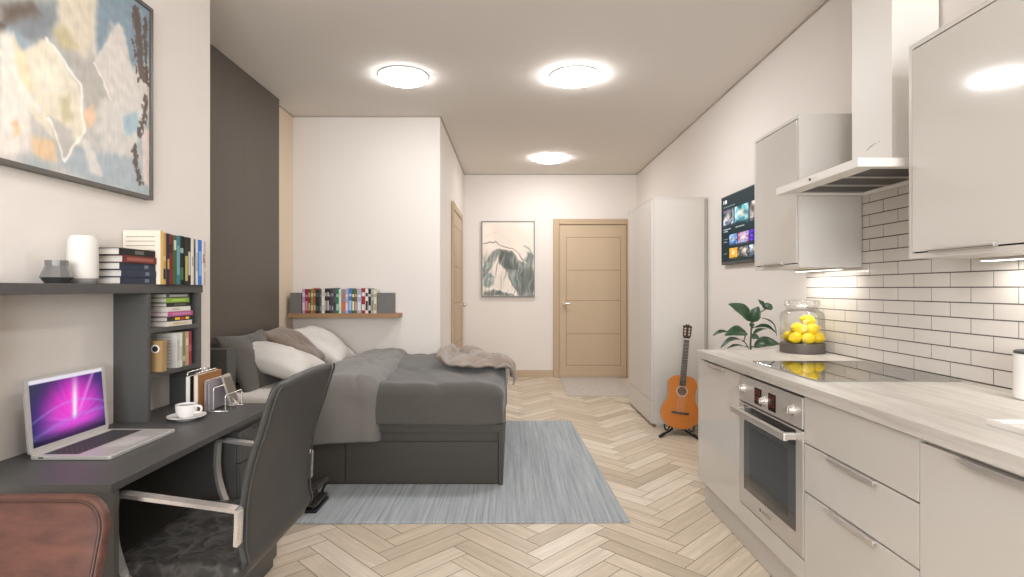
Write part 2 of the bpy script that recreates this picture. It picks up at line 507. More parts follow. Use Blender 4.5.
# entrance door on the back wall
def entrance_door():
    y = YB
    leaf = BM(); box(leaf, .672, 1.622, y-.03, y-.002, .004, 2.164, bev=.003)
    d = struct('door_1', leaf, M_beige)
    fr = BM()
    for x0, x1, z0, z1 in ((.584, .669, 0, 2.245), (1.625, 1.71, 0, 2.245), (.669, 1.625, 2.168, 2.245)):
        box(fr, x0, x1, y-.05, y-.001, z0, z1, bev=.006)
    obj('door_frame', fr, mat('beige_frame_paint', '#b8a184', .5, spec=.3), d)
    gr = BM(); x0, x1 = .77, 1.54; zs = [.17, .617, 1.09, 1.52, 1.985]; w = .008
    for z in zs: box(gr, x0, x1, y-.0312, y-.029, z-w/2, z+w/2)
    for x in (x0, x1): box(gr, x-w/2, x+w/2, y-.0312, y-.029, zs[0], zs[-1])
    obj('groove_shade_line', gr, M_groove_shade, d)  # raised strips in the darker beige stand for shaded grooves
    hb = BM(); cyl(hb, (.735, y-.03, 1.05), (.735, y-.036, 1.05), .028, seg=20)
    cyl(hb, (.735, y-.036, 1.05), (.735, y-.07, 1.05), .011)
    tube(hb, smoothpath([(.735, y-.07, 1.05), (.745, y-.075, 1.05), (.82, y-.075, 1.05)], 2), .010)
    lathe(hb, [(0, -.03), (.02, -.024), (.029, 0), (.02, .024), (0, .03)], (.735, y-.068, 1.05), 16)
    obj('door_handle', hb, M_chrome, d, smooth=True, auto=True, label='polished metal door handle')
entrance_door()

def side_door():
    x = XH
    d = struct('door_2', box(BM(), x+.002, x+.02, 6.22, 7.2, .004, 2.15, bev=.003), M_beige)
    fr = BM()
    for y0, y1, z0, z1 in ((6.12, 6.215, 0, 2.235), (7.205, 7.3, 0, 2.235), (6.215, 7.205, 2.155, 2.235)):
        box(fr, x+.001, x+.03, y0, y1, z0, z1, bev=.006)
    obj('door_frame', fr, mat('beige_frame_paint', '#bfa481'), d)
    gr = BM(); w = .008; zs = [.17, .617, 1.09, 1.52, 1.985]
    for z in zs: box(gr, x+.019, x+.0212, 6.32, 7.1, z-w/2, z+w/2)
    for y in (6.32, 7.1): box(gr, x+.019, x+.0212, y-w/2, y+w/2, zs[0], zs[-1])
    obj('groove_shade_line', gr, M_groove_shade, d)  # groove shade painted as thin darker strips on the leaf
    hb = BM(); cyl(hb, (x+.02, 7.1, 1.05), (x+.03, 7.1, 1.05), .026); cyl(hb, (x+.03, 7.1, 1.05), (x+.065, 7.1, 1.05), .01)
    lathe(hb, [(0, -.028), (.018, -.022), (.026, 0), (.018, .022), (0, .028)], (x+.07, 7.1, 1.05), 16)
    obj('door_handle', hb, M_chrome, d, smooth=True, auto=True)
side_door()

# headboard wall panel
hp = boxo('headboard_panel', (XA+.002, -2.0, YW+.002, 4.725, .001, CEIL-.001), M_panel, bev=.002)
tag(hp, 'full-height dark brown-grey wall panel behind the head of the bed', 'panel')

# ceiling lights
def ceiling_light(x, y, label, power):
    t = thing('ceiling_light', label, 'light', (x, y, CEIL), 'round ceiling lights')
    b = BM(); lathe(b, [(0, -.001), (.183, -.001), (.188, -.004), (.188, -.010), (.175, -.012)], (x, y, CEIL), 48, cap=False)
    obj('rim', b, M_lampf, t, smooth=True, auto=True)
    b = BM(); lathe(b, [(.176, -.0115), (.175, -.024), (.164, -.034), (.11, -.041), (0, -.044)], (x, y, CEIL), 48, cap=False)
    obj('diffuser', b, lamp_mat(power), t, smooth=True)
ceiling_light(-.83, 4.2, 'round white flush ceiling light above the foot of the bed', 35)
ceiling_light(.48, 4.2, 'round white flush ceiling light over the open floor between bed and kitchen', 84)
ceiling_light(.47, 6.85, 'round ceiling light nearest the beige entrance door', 66)
ceiling_light(-.5, .9, 'added unseen round ceiling light brightening the near end of the desk', 44)  # extra lamp added out of view to light the desk side
ceiling_light(.62, .9, 'added unseen round ceiling light brightening the kitchen worktop end', 11)  # weak extra lamp added out of view for the kitchen side

# ================================================================== FLOOR COVERINGS
b = BM()
q = [(-1.25, 2.935), (.634, 2.955), (.557, 5.19), (-1.25, 5.19)]
prism(b, q, 'z', .0005, .012, bev=.003)
rug = obj('area_rug', b, rug_mat('blue_grey_rug', '#7d858a', '#b2b6b8', (52, 1.1, 1)))
tag(rug, 'large blue-grey streaked area rug under the bed', 'rug')
b = BM(); prism(b, [(.65, 6.417), (1.5, 6.417), (1.5, 7.76), (.68, 7.76)], 'z', .0005, .008, bev=.002)
mt_ = obj('door_mat', b, rug_mat('beige_mat', '#aca297', '#c6bdb3', (60, 6, 1)))
tag(mt_, 'thin pale greige mat on the floor before the entrance door', 'mat')

# ================================================================== BED
def make_bed():
    X0, X1, Y0, Y1 = -1.995, -.058, 3.49, 5.15
    t = thing('bed', 'dark grey storage bed with drawers along the side on the blue-grey rug', 'bed', ((X0+X1)/2, (Y0+Y1)/2, .012))
    z0 = .0125
    b = BM(); box(b, X0, X1-.03, Y0+.02, Y1, z0, .385)
    obj('bed_base', b, M_bed, t)
    b = BM(); box(b, X0, X1, Y0, Y0+.02, .347, .396, bev=.002)
    box(b, X1-.028, X1, Y0, Y0+.02, z0, .347, bev=.002); box(b, X0, X0+.02, Y0, Y0+.02, z0, .347, bev=.002)
    box(b, X1-.028, X1, Y0+.02, Y1, z0, .396, bev=.002)
    obj('bed_frame', b, M_bed, t)
    xs = -133*3.527/F - .212
    for a, c in ((X0+.025, -1.062), (-1.052, X1-.032)):
        b = BM(); box(b, a, c, Y0+.002, Y0+.0195, z0+.012, .284, bev=.002)
        obj('drawer', b, M_bed, t)
    b = BM(); box(b, X0, -1.75, 3.375, 3.487, z0, .885, bev=.003)
    obj('end_panel', b, M_desk, t, label='charcoal end panel beside the pillows')
    b = BM(); rbox(b, (X0+.005, X1-.035, Y0+.02, Y1-.005, .39, .575), .05, (40, 30, 8))
    obj('mattress', b, M_sheet, t, smooth=True)
make_bed()

def cover_fn(p):
    x, y, z = p
    d = .006*fbm((x*2.2+3, y*2.2, z*2.2), 3)
    top = sst(.5, .63, z)
    # gentle mounding and long soft creases running diagonally
    dz = top*(.008*math.sin((x*1.3+y*.9)*2.1)+.005*noise.noise(V((x*4-y*3, y*2, 0))))
    cr = abs(noise.noise(V((x*3.2+y*2.2+2.3, (y-x)*.8, z*.5))))
    dz -= top*.016*max(0, .25-cr)/.25
    s = 1-top
    dy = 0; dx = 0
    if y < 3.58:
        k = noise.noise(V((x*3.0+z*5.0, z*2.0, 7)))
        dy = -s*(.012*k+.006*math.sin(x*9+z*14))
    if x > -.12:
        dx = s*.010*math.sin(y*7+z*9)
    return V((x+dx+d*.4, y+dy, z+dz+d))
b = BM(); rbox(b, (-1.32, -.052, 3.475, 5.165, .400, .655), .085, (70, 80, 20), cover_fn, True)
cv = obj('bedspread', b, M_cover, smooth=True)
md = cv.modifiers.new('Solidify', 'SOLIDIFY'); md.thickness = .006; md.offset = 1
tag(cv, 'charcoal bedspread drawn smooth over the foot half of the bed', 'bedspread')

def duvet_fn(p):
    x, y, z = p
    top = sst(.5, .66, z); s = 1-top
    w = .6*fbm((x*3.1, y*2.4+5, z*3), 4)
    cr = abs(noise.noise(V((x*6+y*1.4, y*1.8-x, z*1.5+3))))
    e = .018*w - .011*max(0, .22-cr)/.22
    nx = x - .07*(y-3.5)*sst(-1.25, -.9, x)
    nx += .012*noise.noise(V((y*4, z*6, 1)))
    dy = 0
    if y < 3.60:
        f = math.sin(x*16+z*3+1.5*noise.noise(V((x*3, z*3, 0))))
        dy = -s*(.016*f+.02*noise.noise(V((x*5, z*4, 9))))+s*.015
    hz = 0
    if z < .36: hz = .02*noise.noise(V((x*5, y*3, 2)))
    dome = .02*math.sin((y-3.47)/1.7*PI)*top
    return V((nx, y+dy, z+top*e+dome+hz))
b = BM(); rbox(b, (-1.37, -.845, 3.43, 5.185, .29, .69), .105, (44, 90, 26), duvet_fn, True)
dv = obj('folded_duvet', b, M_duvet, smooth=True)
md = dv.modifiers.new('Solidify', 'SOLIDIFY'); md.thickness = .012; md.offset = 1
tag(dv, 'crumpled grey duvet folded across the middle of the bed and hanging over its side', 'duvet')

def pillow(name, c, wdir, hdir, w, h, t, m, label, seed=0):
    """c centre; wdir/hdir in-plane directions"""
    wd = V(wdir).normalized(); hd = V(hdir); hd = (hd-wd*hd.dot(wd)).normalized(); nd = wd.cross(hd)
    bm = BM(); n = 34; g = {}
    for s in (1, -1):
        for i in range(n+1):
            for j in range(n+1):
                u = math.sin((i/n*2-1)*PI/2); v = math.sin((j/n*2-1)*PI/2)
                edge = i in (0, n) or j in (0, n)
                if edge and (i, j, 1) in g: g[(i, j, s)] = g[(i, j, 1)]; continue
                x = w/2*u*(.9+.1*v*v); y = h/2*v*(.88+.12*u*u)
                prof = max(0, (1-u*u)*(1-v*v))**.42
                ns = 1+.16*noise.noise(V((u*1.7+seed, v*1.7, s*2+seed)))
                z = s*t/2*prof*ns + .03*noise.noise(V((u*1.1, v*1.1, seed+4)))
                z += .006*noise.noise(V((u*6+seed, v*6, seed)))*prof
                g[(i, j, s)] = bm.verts.new(V(c)+wd*x+hd*y+nd*z)
    for s in (1, -1):
        for i in range(n):
            for j in range(n):
                q = (g[(i, j, s)], g[(i+1, j, s)], g[(i+1, j+1, s)], g[(i, j+1, s)])
                bm.faces.new(q if s == 1 else q[::-1])
    o = obj(name, bm, m, smooth=True)
    tag(o, label, 'pillow', 'pillows heaped at the head of the bed')
pillow('pillow', (-1.845, 3.95, .74), (0, 1, .0), (-.22, 0, .42), .68, .46, .15, M_cushion['dark'], 'dark grey pillow leaning on the wall panel, behind the charcoal end panel', 1)
pillow('pillow', (-1.705, 4.02, .738), (.05, 1, 0), (-.46, 0, .14), .50, .60, .23, M_cushion['white'], 'off-white pillow lying foremost on top of the dark grey pillow', 5)
pillow('cushion', (-1.765, 4.46, .80), (.02, 1, 0), (-.43, 0, .27), .46, .50, .15, M_cushion['brown'], 'mottled taupe cushion between the two off-white pillows', 9)
pillow('pillow', (-1.665, 4.84, .755), (0, 1, 0), (-.44, 0, .26), .52, .56, .22, M_cushion['white'], 'off-white pillow under the wall bookshelf, behind the taupe cushion', 13)

# throw blanket crumpled on the foot corner
def throw():
    bm = BM(); na, nb = 80, 46; g = []
    for i in range(na+1):
        row = []
        a = i/na
        for j in range(nb+1):
            bb = j/nb
            s = a*.58                                   # distance along the cloth
            xb = -.55+s
            y = (4.05-.30*a)+bb*(.98-.25*a)+.05*noise.noise(V((a*4, bb*3, 3)))
            top = .672+.008*math.sin((xb*1.3+y*.9)*2.1)
            fold = .085*abs(noise.noise(V((a*2.6+bb*1.2, bb*3.4-a*1.6, 1.7))))+.02*abs(noise.noise(V((a*6-bb*3, bb*5, 5))))
            fold += .018*math.sin(bb*15+a*5)*.5+.012
            fold += .06*math.exp(-((a-.02)/.06)**2)*(1-bb*.4)
            lim = -.06
            if xb < lim:
                x, z = xb, top+fold
            else:
                over = xb-lim; r = .04
                if over < r*PI/2:
                    an = over/r; x = lim+r*math.sin(an)+fold*.6*math.sin(an); z = top-r+r*math.cos(an)+fold*math.cos(an)
                else:
                    x = lim+r+fold*.6; z = top-r-(over-r*PI/2)+.0
                z += .0
            x += .03*noise.noise(V((a*6, bb*5, 8)))
            y += .05*noise.noise(V((a*2.2, bb*2.2, 4)))+.03*(1-abs(2*bb-1))*0+.035*noise.noise(V((a*3.5, 0 if bb < .5 else 5, 6)))*abs(2*bb-1)
            row.append(bm.verts.new((x, y, z)))
        g.append(row)
    for i in range(na):
        for j in range(nb): bm.faces.new((g[i][j], g[i+1][j], g[i+1][j+1], g[i][j+1]))
    o = obj('throw_blanket', bm, M_throw, smooth=True)
    md = o.modifiers.new('Solidify', 'SOLIDIFY'); md.thickness = .012; md.offset = 1
    tag(o, 'crumpled taupe throw blanket tossed on the foot corner of the bed', 'blanket')
throw()

# dark wedge-shaped folding stand on the rug beside the bed
def floor_stand():
    t = thing('folding_stand', 'small black wedge-shaped folding stand on the rug behind the office chair', 'stand', (-1.12, 3.08, .012))
    z = .0125
    b = BM(); box(b, -1.34, -1.085, 3.05, 3.26, z, z+.018, bev=.004); obj('base_plate', b, M_black, t)
    b = BM(); box(b, -1.31, -1.09, 3.06, 3.25, z+.03, z+.045, bev=.003)
    for x in (-1.29, -1.12): box(b, x, x+.02, 3.07, 3.24, z+.0178, z+.031)
    obj('tray', b, mat('dark_grey_plastic', '#3b3935', .4), t)
    b = BM(); prism(b, [(-1.25, z+.05), (-1.24, z+.066), (-1.09, z+.138), (-1.083, z+.132), (-1.078, z+.124), (-1.23, z+.05)], 'y', 3.06, 3.25)
    obj('sloping_panel', b, mat('dark_grey_plastic', '#3b3935'), t)
    for y in (3.065, 3.235):
        b = BM(); strap(b, [(-1.085, y, z+.126), (-1.115, y, z+.06), (-1.11, y, z+.044)], (0, 1, 0), .014, .012); obj('strut', b, M_black, t)
floor_stand()

# ================================================================== BOOKS
BOOKPAGES = [M_pages]
def book_up(name, label, group, axis, a0, th, d0, d1, z0, h, col, marks=(), spine_at=0, pages=M_pages, cover_lines=None):
    """standing book. axis 'y': thickness runs along y and the spine faces +x (d1); axis 'x': thickness along x, spine faces -y (d0)"""
    bm = BM(); c = .0022
    def bx(bm, ta, tb, da, db, za, zb, mi=0):
        if axis == 'y': box(bm, da, db, ta, tb, za, zb, mi)
        else: box(bm, ta, tb, da, db, za, zb, mi)
    s0, s1 = (d1-.004, d1) if axis == 'y' else (d0, d0+.004)
    bx(bm, a0, a0+c, d0, d1, z0, z0+h); bx(bm, a0+th-c, a0+th, d0, d1, z0, z0+h)
    bx(bm, a0+c, a0+th-c, s0, s1, z0, z0+h)
    ms = [colmat(col)]
    for k, (f0, f1, mc) in enumerate(marks):
        o_ = .0006
        if axis == 'y': bx(bm, a0+th*.15, a0+th*.85, d1-.001, d1+o_, z0+h*f0, z0+h*f1, k+1)
        else: bx(bm, a0+th*.15, a0+th*.85, d0-o_, d0+.001, z0+h*f0, z0+h*f1, k+1)
        ms.append(colmat(mc))
    if cover_lines:
        for i in range(cover_lines):
            zz = z0+h*(.12+.76*i/(cover_lines-1))
            bx(bm, a0-.0006, a0+.001, d0+.012, d1-.02, zz, zz+h*.012, len(ms))
        ms.append(colmat('#8d8781'))
    o = obj(name, bm, ms)
    tag(o, label, 'book', group)
    pb = BM()
    if axis == 'y': bx(pb, a0+c, a0+th-c, d0+.004, d1-.004, z0+.003, z0+h-.003)
    else: bx(pb, a0+c, a0+th-c, d0+.004, d1-.006, z0+.003, z0+h-.003)
    obj('pages', pb, pages, o)
    return o

def book_flat(label, group, x0, x1, y0, y1, z0, th, col, marks=()):
    """lying book, spine facing +x"""
    bm = BM(); c = .0022
    box(bm, x0, x1, y0, y1, z0, z0+c); box(bm, x0, x1, y0, y1, z0+th-c, z0+th); box(bm, x1-.004, x1, y0, y1, z0+c, z0+th-c)
    ms = [colmat(col)]
    for k, (f0, f1, mc) in enumerate(marks):
        box(bm, x1-.001, x1+.0006, y0+(y1-y0)*f0, y0+(y1-y0)*f1, z0+th*.25, z0+th*.75, k+1); ms.append(colmat(mc))
    o = obj('book', bm, ms); tag(o, label, 'book', group)
    pb = BM(); box(pb, x0+.003, x1-.004, y0+.003, y1-.003, z0+c, z0+th-c); obj('pages', pb, M_pages, o)

# ================================================================== DESK + HUTCH
DX = -1.062; DN = 1.458; DF = 2.496; DZ = .74
def make_desk():
    t = thing('desk', 'long charcoal desk along the wall with laptop and coffee cup on top', 'desk', ((XN+DX)/2, (DN+DF)/2, 0))
    b = BM(); box(b, XN+.001, DX, DN, DF, DZ-.022, DZ, bev=.0015); obj('desk_top', b, M_desk, t)
    b = BM(); box(b, XN+.01, DX+.004, DN+.004, DN+.022, 0, DZ-.0225); obj('side_panel', b, M_desk, t)
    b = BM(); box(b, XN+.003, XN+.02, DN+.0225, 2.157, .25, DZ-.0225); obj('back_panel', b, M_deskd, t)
    b = BM(); box(b, XN+.003, DX-.022, 2.16, DF, 0, DZ-.0225); obj('pedestal', b, M_desk, t)
    for z0, z1 in ((.574, .695), (.34, .568), (.05, .334)):
        b = BM(); box(b, DX-.0215, DX-.004, 2.163, DF-.003, z0, z1, bev=.0015)
        dr = obj('drawer', b, M_desk, t)
        b = BM(); box(b, DX-.004, DX-.001, 2.26, 2.40, z1-.009, z1-.002); obj('drawer_pull', b, M_deskd, dr)
make_desk()

HX = -1.41
def make_hutch():
    t = thing('desk_hutch', 'charcoal shelf unit standing on the desk with books in its open bays', 'shelf unit', ((XN+HX)/2, 2.3, DZ))
    z = DZ+.0005
    b = BM(); box(b, XN+.001, HX+.004, DN+.004, DF+.006, 1.242, 1.276, bev=.0015); obj('top_shelf', b, M_desk, t)
    for y0, y1 in ((DN+.006, DN+.024), (2.127, 2.147), (DF-.021, DF)):
        b = BM(); box(b, XN+.001, HX, y0, y1, z, 1.2415, bev=.001); obj('upright', b, M_desk, t)
    for zt in (1.103, .925):
        b = BM(); box(b, XN+.001, HX, 2.1475, DF-.0215, zt-.018, zt, bev=.001); obj('shelf', b, M_desk, t)
make_hutch()

ZT = 1.2765
# flat stack on the top shelf
G = 'books lying stacked on the hutch top'
th = .0262
for i, (c, mk, d) in enumerate([
        ('#2b3242', [(.66, .78, '#6f7787')], 'navy hardback at the bottom of the stack on the hutch top'),
        ('#2e3648', [(.66, .78, '#6f7787')], 'navy hardback second from the bottom of the stack on the hutch top'),
        ('#2d3444', [(.66, .78, '#6f7787')], 'navy hardback just under the russet book in the stack on the hutch top'),
        ('#6e2f2a', [(.1, .9, '#9a5a50')], 'russet hardback second from the top of the stack on the hutch top'),
        ('#211f1e', [(.4, .65, '#6b6660')], 'black hardback topmost of the stack on the hutch top')]):
    s = [0, .003, -.002, .006, -.003][i]
    book_flat(d, G, XN+.006, HX+.004+s*.6, 1.978+s, 2.172-abs(s)*.5, ZT+i*th, th-.0004, c, mk)
# standing row on the hutch top
G = 'books standing on the hutch top'
row = [(.020, .213, '#e6dccb', [(.0, 1., '#d9b36a')], 'tall cream book with a tan spine, first beside the flat stack on the hutch top'),
       (.020, .207, '#c99f52', [(.1, .3, '#2a2a33'), (.45, .55, '#e0c27c')], 'ochre-spined book next to the tall cream book on the hutch top'),
       (.016, .206, '#23263a', [(.3, .5, '#c2a35a')], 'dark navy book between the ochre and the red book on the hutch top'),
       (.026, .205, '#8d2b2a', [(.62, .8, '#5a1a1d')], 'red standing book on the hutch top'),
       (.022, .203, '#3d5a3a', [(.7, .9, '#c7cfc0')], 'green standing book right after the red one on the hutch top'),
       (.026, .203, '#3f7787', [(.2, .8, '#6fa0a8')], 'teal standing book on the hutch top'),
       (.030, .205, '#22221f', [(.1, .35, '#4b6e4a'), (.65, .75, '#9cb8b0')], 'black standing book beside the teal one on the hutch top'),
       (.026, .203, '#26241f', [(.08, .6, '#b7ab6a')], 'black book with yellow-green spine print on the hutch top'),
       (.024, .203, '#1c1b1a', [(.2, .7, '#c8c4b8')], 'black book with white spine print on the hutch top'),
       (.016, .203, '#dad5cc', [(.4, .6, '#a9a29a')], 'thin white book among the black ones on the hutch top'),
       (.020, .2, '#6b6159', [(.6, .8, '#463f3a')], 'brown-grey standing book on the hutch top'),
       (.016, .2, '#e3dfd7', [(.3, .7, '#bdb6ad')], 'thin white book left of the bright blue one on the hutch top'),
       (.026, .2, '#2f74c4', [(.2, .75, '#7fb0e2')], 'bright blue standing book on the hutch top'),
       (.018, .196, '#d8c8bf', [(.5, .7, '#a37f74')], 'pale pink standing book after the bright blue one on the hutch top'),
       (.014, .196, '#35332f', [(.3, .4, '#dcd8cf'), (.6, .68, '#dcd8cf')], 'dark thin book closing the row on the hutch top')]
y = 2.1745
tot = sum(r[0] for r in row); k = (2.498-y)/tot
for i, (w, h, c, mk, d) in enumerate(row):
    book_up('book', d, G, 'y', y, w*k-.0006, XN+.004, HX+.02+random.uniform(-.004, .004), ZT, h, c, mk, cover_lines=10 if i == 0 else None)
    y += w*k

# flat books in the upper bay
G = 'books lying in the upper bay of the hutch'
z = 1.1035
bay = [(.0195, '#d9cfc0', [(.2, .8, '#c9b79d')], 'cream book at the bottom of the pile in the upper hutch bay', .0),
       (.020, '#3a3335', [(.3, .5, '#e3c234'), (.55, .7, '#c8392d'), (.75, .9, '#e0d24a')], 'dark book with red and yellow spine print in the upper hutch bay', -.004),
       (.021, '#a8567f', [(.15, .9, '#c27aa0')], 'magenta book in the pile in the upper hutch bay', .004),
       (.0195, '#d8d4cd', [(.2, .5, '#bcb6ae')], 'white book lying on the magenta one in the upper hutch bay', -.006),
       (.0175, '#2c2b29', [(.3, .8, '#5a5853')], 'black book under the lime-green one in the upper hutch bay', -.01),
       (.0195, '#86a83c', [(.2, .8, '#a7c560')], 'lime-green book in the pile in the upper hutch bay', -.012),
       (.019, '#4b4b49', [(.1, .9, '#a6a39c')], 'grey book topmost in the pile in the upper hutch bay', -.012)]
for th_, c, mk, d, s in bay:
    book_flat(d, G, XN+.006, HX-.004+s*.4, 2.262, 2.43+s, z, th_-.0004, c, mk); z += th_
# standing books in the lower bay
G = 'books standing in the lower bay of the hutch'
y = 2.318
for w, h, c, mk, d in [(.022, .146, '#cfcdc6', [(.2, .8, '#b5b3ac')], 'pale grey book with ruled cover in the lower hutch bay'),
                       (.018, .146, '#ded9cf', [(.2, .6, '#c5beb2')], 'white-spined book in the lower hutch bay'),
                       (.022, .148, '#77805f', [(.15, .3, '#b9bca4')], 'sage-green book in the lower hutch bay'),
                       (.024, .147, '#c09a7a', [(.6, .8, '#d9c1a8')], 'tan book beside the sage-green one in the lower hutch bay'),
                       (.022, .147, '#8d3742', [(.4, .6, '#b0626b')], 'dark pink book last in the lower hutch bay')]:
    book_up('book', d, G, 'y', y, w-.0006, XN+.006, HX-.003, .9255, h, c, mk, cover_lines=9 if y < 2.32 else None); y += w
def file_box():
    b = BM(); x0, x1, y0, y1, z0 = -1.50, -1.398, 2.196, 2.228, .9255
    box(b, x0, x1, y0, y1, z0, z0+.125, bev=.002)
    o = obj('magazine_file', b, mat('kraft_card', '#a88960', .8, spec=.15, grain=((20, 20, 20), .07)))
    tag(o, 'small kraft-card file box with a round finger hole in the lower hutch bay', 'file box')
    for r, yy, m, nm in ((.017, .0012, M_white, 'hole_ring'), (.0115, .002, M_shadow, 'finger_hole')):
        b = BM(); cyl(b, (-1.424, y0+.001, z0+.093), (-1.424, y0-yy, z0+.093), r, seg=24); obj(nm, b, m, o)
file_box()

# vase + white lantern on the hutch top
def vase():
    c = (-1.468, 1.773, ZT); t = thing('vase', 'small grey geometric vase with a wide dark foot on the hutch shelf', 'vase', c)
    b = BM(); lathe(b, [(0, .0), (.030, 0), (.044, .019)], c, 10, cap=False); lathe(b, [(.044, .019), (.03, .020), (0, .0195)], c, 10, cap=False)
    obj('vase_foot', b, mat('dark_glaze', '#3d3c3b', .25), t)
    b = BM(); lathe(b, [(.044, .0195), (.037, .038), (.030, .056), (.031, .074), (.027, .074), (.026, .056), (.033, .034), (.038, .023)], c, 10, cap=False)
    obj('vase_body', b, mat('grey_glaze', '#6b6967', .22, coat=.3), t)
vase()
def lantern():
    c = (-1.475, 1.89, ZT); t = thing('white_vase', 'tall rounded white cylinder vase on a grey foot on the hutch shelf', 'vase', c)
    b = BM(); lathe(b, [(0, 0), (.036, 0), (.042, .008), (.043, .018), (0, .018)], c, 36, cap=False)
    obj('vase_foot', b, mat('grey_foot', '#8d8985', .4), t, smooth=True, auto=True)
    b = BM(); lathe(b, [(0, .0183), (.0435, .0183), (.045, .03), (.0445, .10), (.042, .150), (.036, .163), (.030, .166), (.027, .161), (.0, .160)], c, 36, cap=False)
    obj('vase_body', b, mat('matt_white', '#dcd7d1', .5), t, smooth=True, auto=True)
lantern()

# ------------------------------------------------------------------ laptop
def laptop():
    x0, x1, y0, y1 = -1.464, -1.216, 1.665, 1.992; z = DZ+.0008
    t = thing('laptop', 'open silver laptop with a magenta starburst wallpaper on the desk', 'laptop', ((x0+x1)/2, (y0+y1)/2, DZ))
    b = BM(); prism(b, roundrect(x0, x1, y0, y1, .012), 'z', z, z+.012, bev=.002)
    base = obj('base', b, mat('laptop_aluminium', '#c9c5c1', .35, metal=.35), t)
    b = BM(); box(b, x0+.03, x0+.138, y0+.018, y1-.018, z+.0119, z+.0123)
    kx, ky = 6, 14
    for i in range(kx):
        for j in range(ky):
            a0 = x0+.033+i*.0173; c0 = y0+.021+j*(y1-y0-.042)/ky
            box(b, a0, a0+.0145, c0, c0+(y1-y0-.042)/ky-.003, z+.0122, z+.0132, mi=1)
    obj('keyboard', b, [mat('key_well', '#6f6d6b', .5), mat('keys', '#3c3b3b', .5)], base)
    b = BM(); box(b, x0+.152, x0+.225, (y0+y1)/2-.055, (y0+y1)/2+.055, z+.0119, z+.0124); obj('trackpad', b, mat('trackpad_grey', '#c2beba', .4), base)
    b = BM(); box(b, x0+.03, x0+.045, y0-.0004, y0+.002, z+.004, z+.008); obj('side_port', b, M_black, base)
    # lid leans back towards the wall
    hx_, hz = x0+.004, z+.0125; L = .233; an = math.radians(4.5)
    up = V((-math.sin(an), 0, math.cos(an))); nn = V((math.cos(an), 0, math.sin(an)))
    def P(u, v, w): return V((hx_, y0+u*(y1-y0), hz))+up*(v*L)+nn*w
    b = BM(); pts = roundrect(0, y1-y0, 0, L, .010)
    A = [b.verts.new(V((hx_, y0+p[0], hz))+up*p[1]+nn*0) for p in pts]; B = [b.verts.new(V((hx_, y0+p[0], hz))+up*p[1]-nn*.007) for p in pts]
    f1 = b.faces.new(A); f2 = b.faces.new(B[::-1])
    for i in range(len(pts)): b.faces.new((A[i], B[i], B[(i+1) % len(pts)], A[(i+1) % len(pts)]))
    lid = obj('lid', b, mat('laptop_aluminium', '#b9b6b2'), t)
    def wall(u, v):
        v2 = v
        if v2 > .945: return hx('#e8e4ee')
        cx, cy = .56, .22
        dx, dy = (u-cx)*1.5, v2-cy
        r = math.hypot(dx, dy); an_ = math.atan2(dy, dx)
        c = mixc(hx('#34306a'), hx('#7a58c0'), sst(.9, .1, r))
        c = mixc(c, hx('#3a3b52'), sst(.35, 1., v2)*sst(.55, .0, u)*.85)
        ray = .5+.5*noise.noise(V((math.cos(an_)*3.2, math.sin(an_)*3.2, 2)))
        ray2 = .5+.5*noise.noise(V((math.cos(an_)*9, math.sin(an_)*9, 6)))
        up_ = sst(-.1, .5, dy)
        mag = sst(1.15, .1, r+abs(dx)*.2)*(.45+.55*up_)*(.55+.9*ray)
        c = mixc(c, hx('#f22cc4'), min(1, mag*1.3))
        c = mixc(c, hx('#ff6af0'), min(1, .9*sst(.85, .1, r)*ray2))
        beam = math.exp(-((dx+.02-.10*dy)/(.045+.03*dy))**2)*sst(.0, .12, dy)*sst(.95, .3, dy)
        c = mixc(c, hx('#fff2fb'), min(1, beam*1.0))
        beam2 = math.exp(-((dx-.62*dy)/.04)**2)*sst(.05, .2, dy)
        c = mixc(c, hx('#ff9af0'), min(1, beam2*.6))
        for (a, bb, cc, w, s) in ((.12, .30, .08, .02, '#a9a6f0'), (.10, .12, -.05, .016, '#c8a8f0'), (.36, .40, .18, .012, '#b8c4ff')):
            yy = a+(bb-a)*u+cc*math.sin(u*3)
            c = mixc(c, hx(s), .30*math.exp(-((v2-yy)/(w*1.6))**2))
        c = mixc(c, hx('#1a1730'), sst(.18+.06*u, .02, v2)*.8)
        return c
    o_ = P(.045, .075, .0006)
    canvas('screen', o_, P(.955, .075, .0006)-o_, P(.045, .955, .0006)-o_, 90, 60, wall, vcol_mat('laptop_screen', .3, .88), lid, label='glowing magenta and violet laptop screen')
laptop()

def cup():
    c = V((-1.292, 2.185, DZ+.0005))
    t = thing('saucer', 'white saucer under the coffee cup on the desk', 'saucer', c)
    b = BM(); lathe(b, [(0, .0), (.036, 0), (.041, .004), (.063, .011), (.0695, .015), (.0695, .0175), (.062, .0145), (.041, .0085), (0, .0075)], c, 40, cap=False)
    obj('saucer_dish', b, M_white, t, smooth=True, auto=True)
    cc = c+V((-.002, 0, .0085))
    t2 = thing('coffee_cup', 'white coffee cup standing on the saucer on the desk', 'cup', cc)
    b = BM(); lathe(b, [(0, .001), (.023, 0), (.027, .004), (.036, .018), (.0385, .035), (.039, .052), (.0367, .052), (.0362, .036), (.0335, .02), (.024, .008), (0, .006)], cc, 40, cap=False)
    cb = obj('cup_body', b, M_white, t2, smooth=True, auto=True)
    b = BM(); lathe(b, [(0, .0445), (.0365, .0445)], cc, 32, cap=False); obj('coffee', b, mat('coffee', '#2a1a10', .2), t2, smooth='open')
    b = BM(); tube(b, catmull([cc+V((.036, 0, .043)), cc+V((.052, 0, .045)), cc+V((.061, 0, .035)), cc+V((.054, 0, .021)), cc+V((.0355, 0, .018))], 8), .0045, 8)
    obj('cup_handle', b, M_white, t2, smooth=True)
cup()

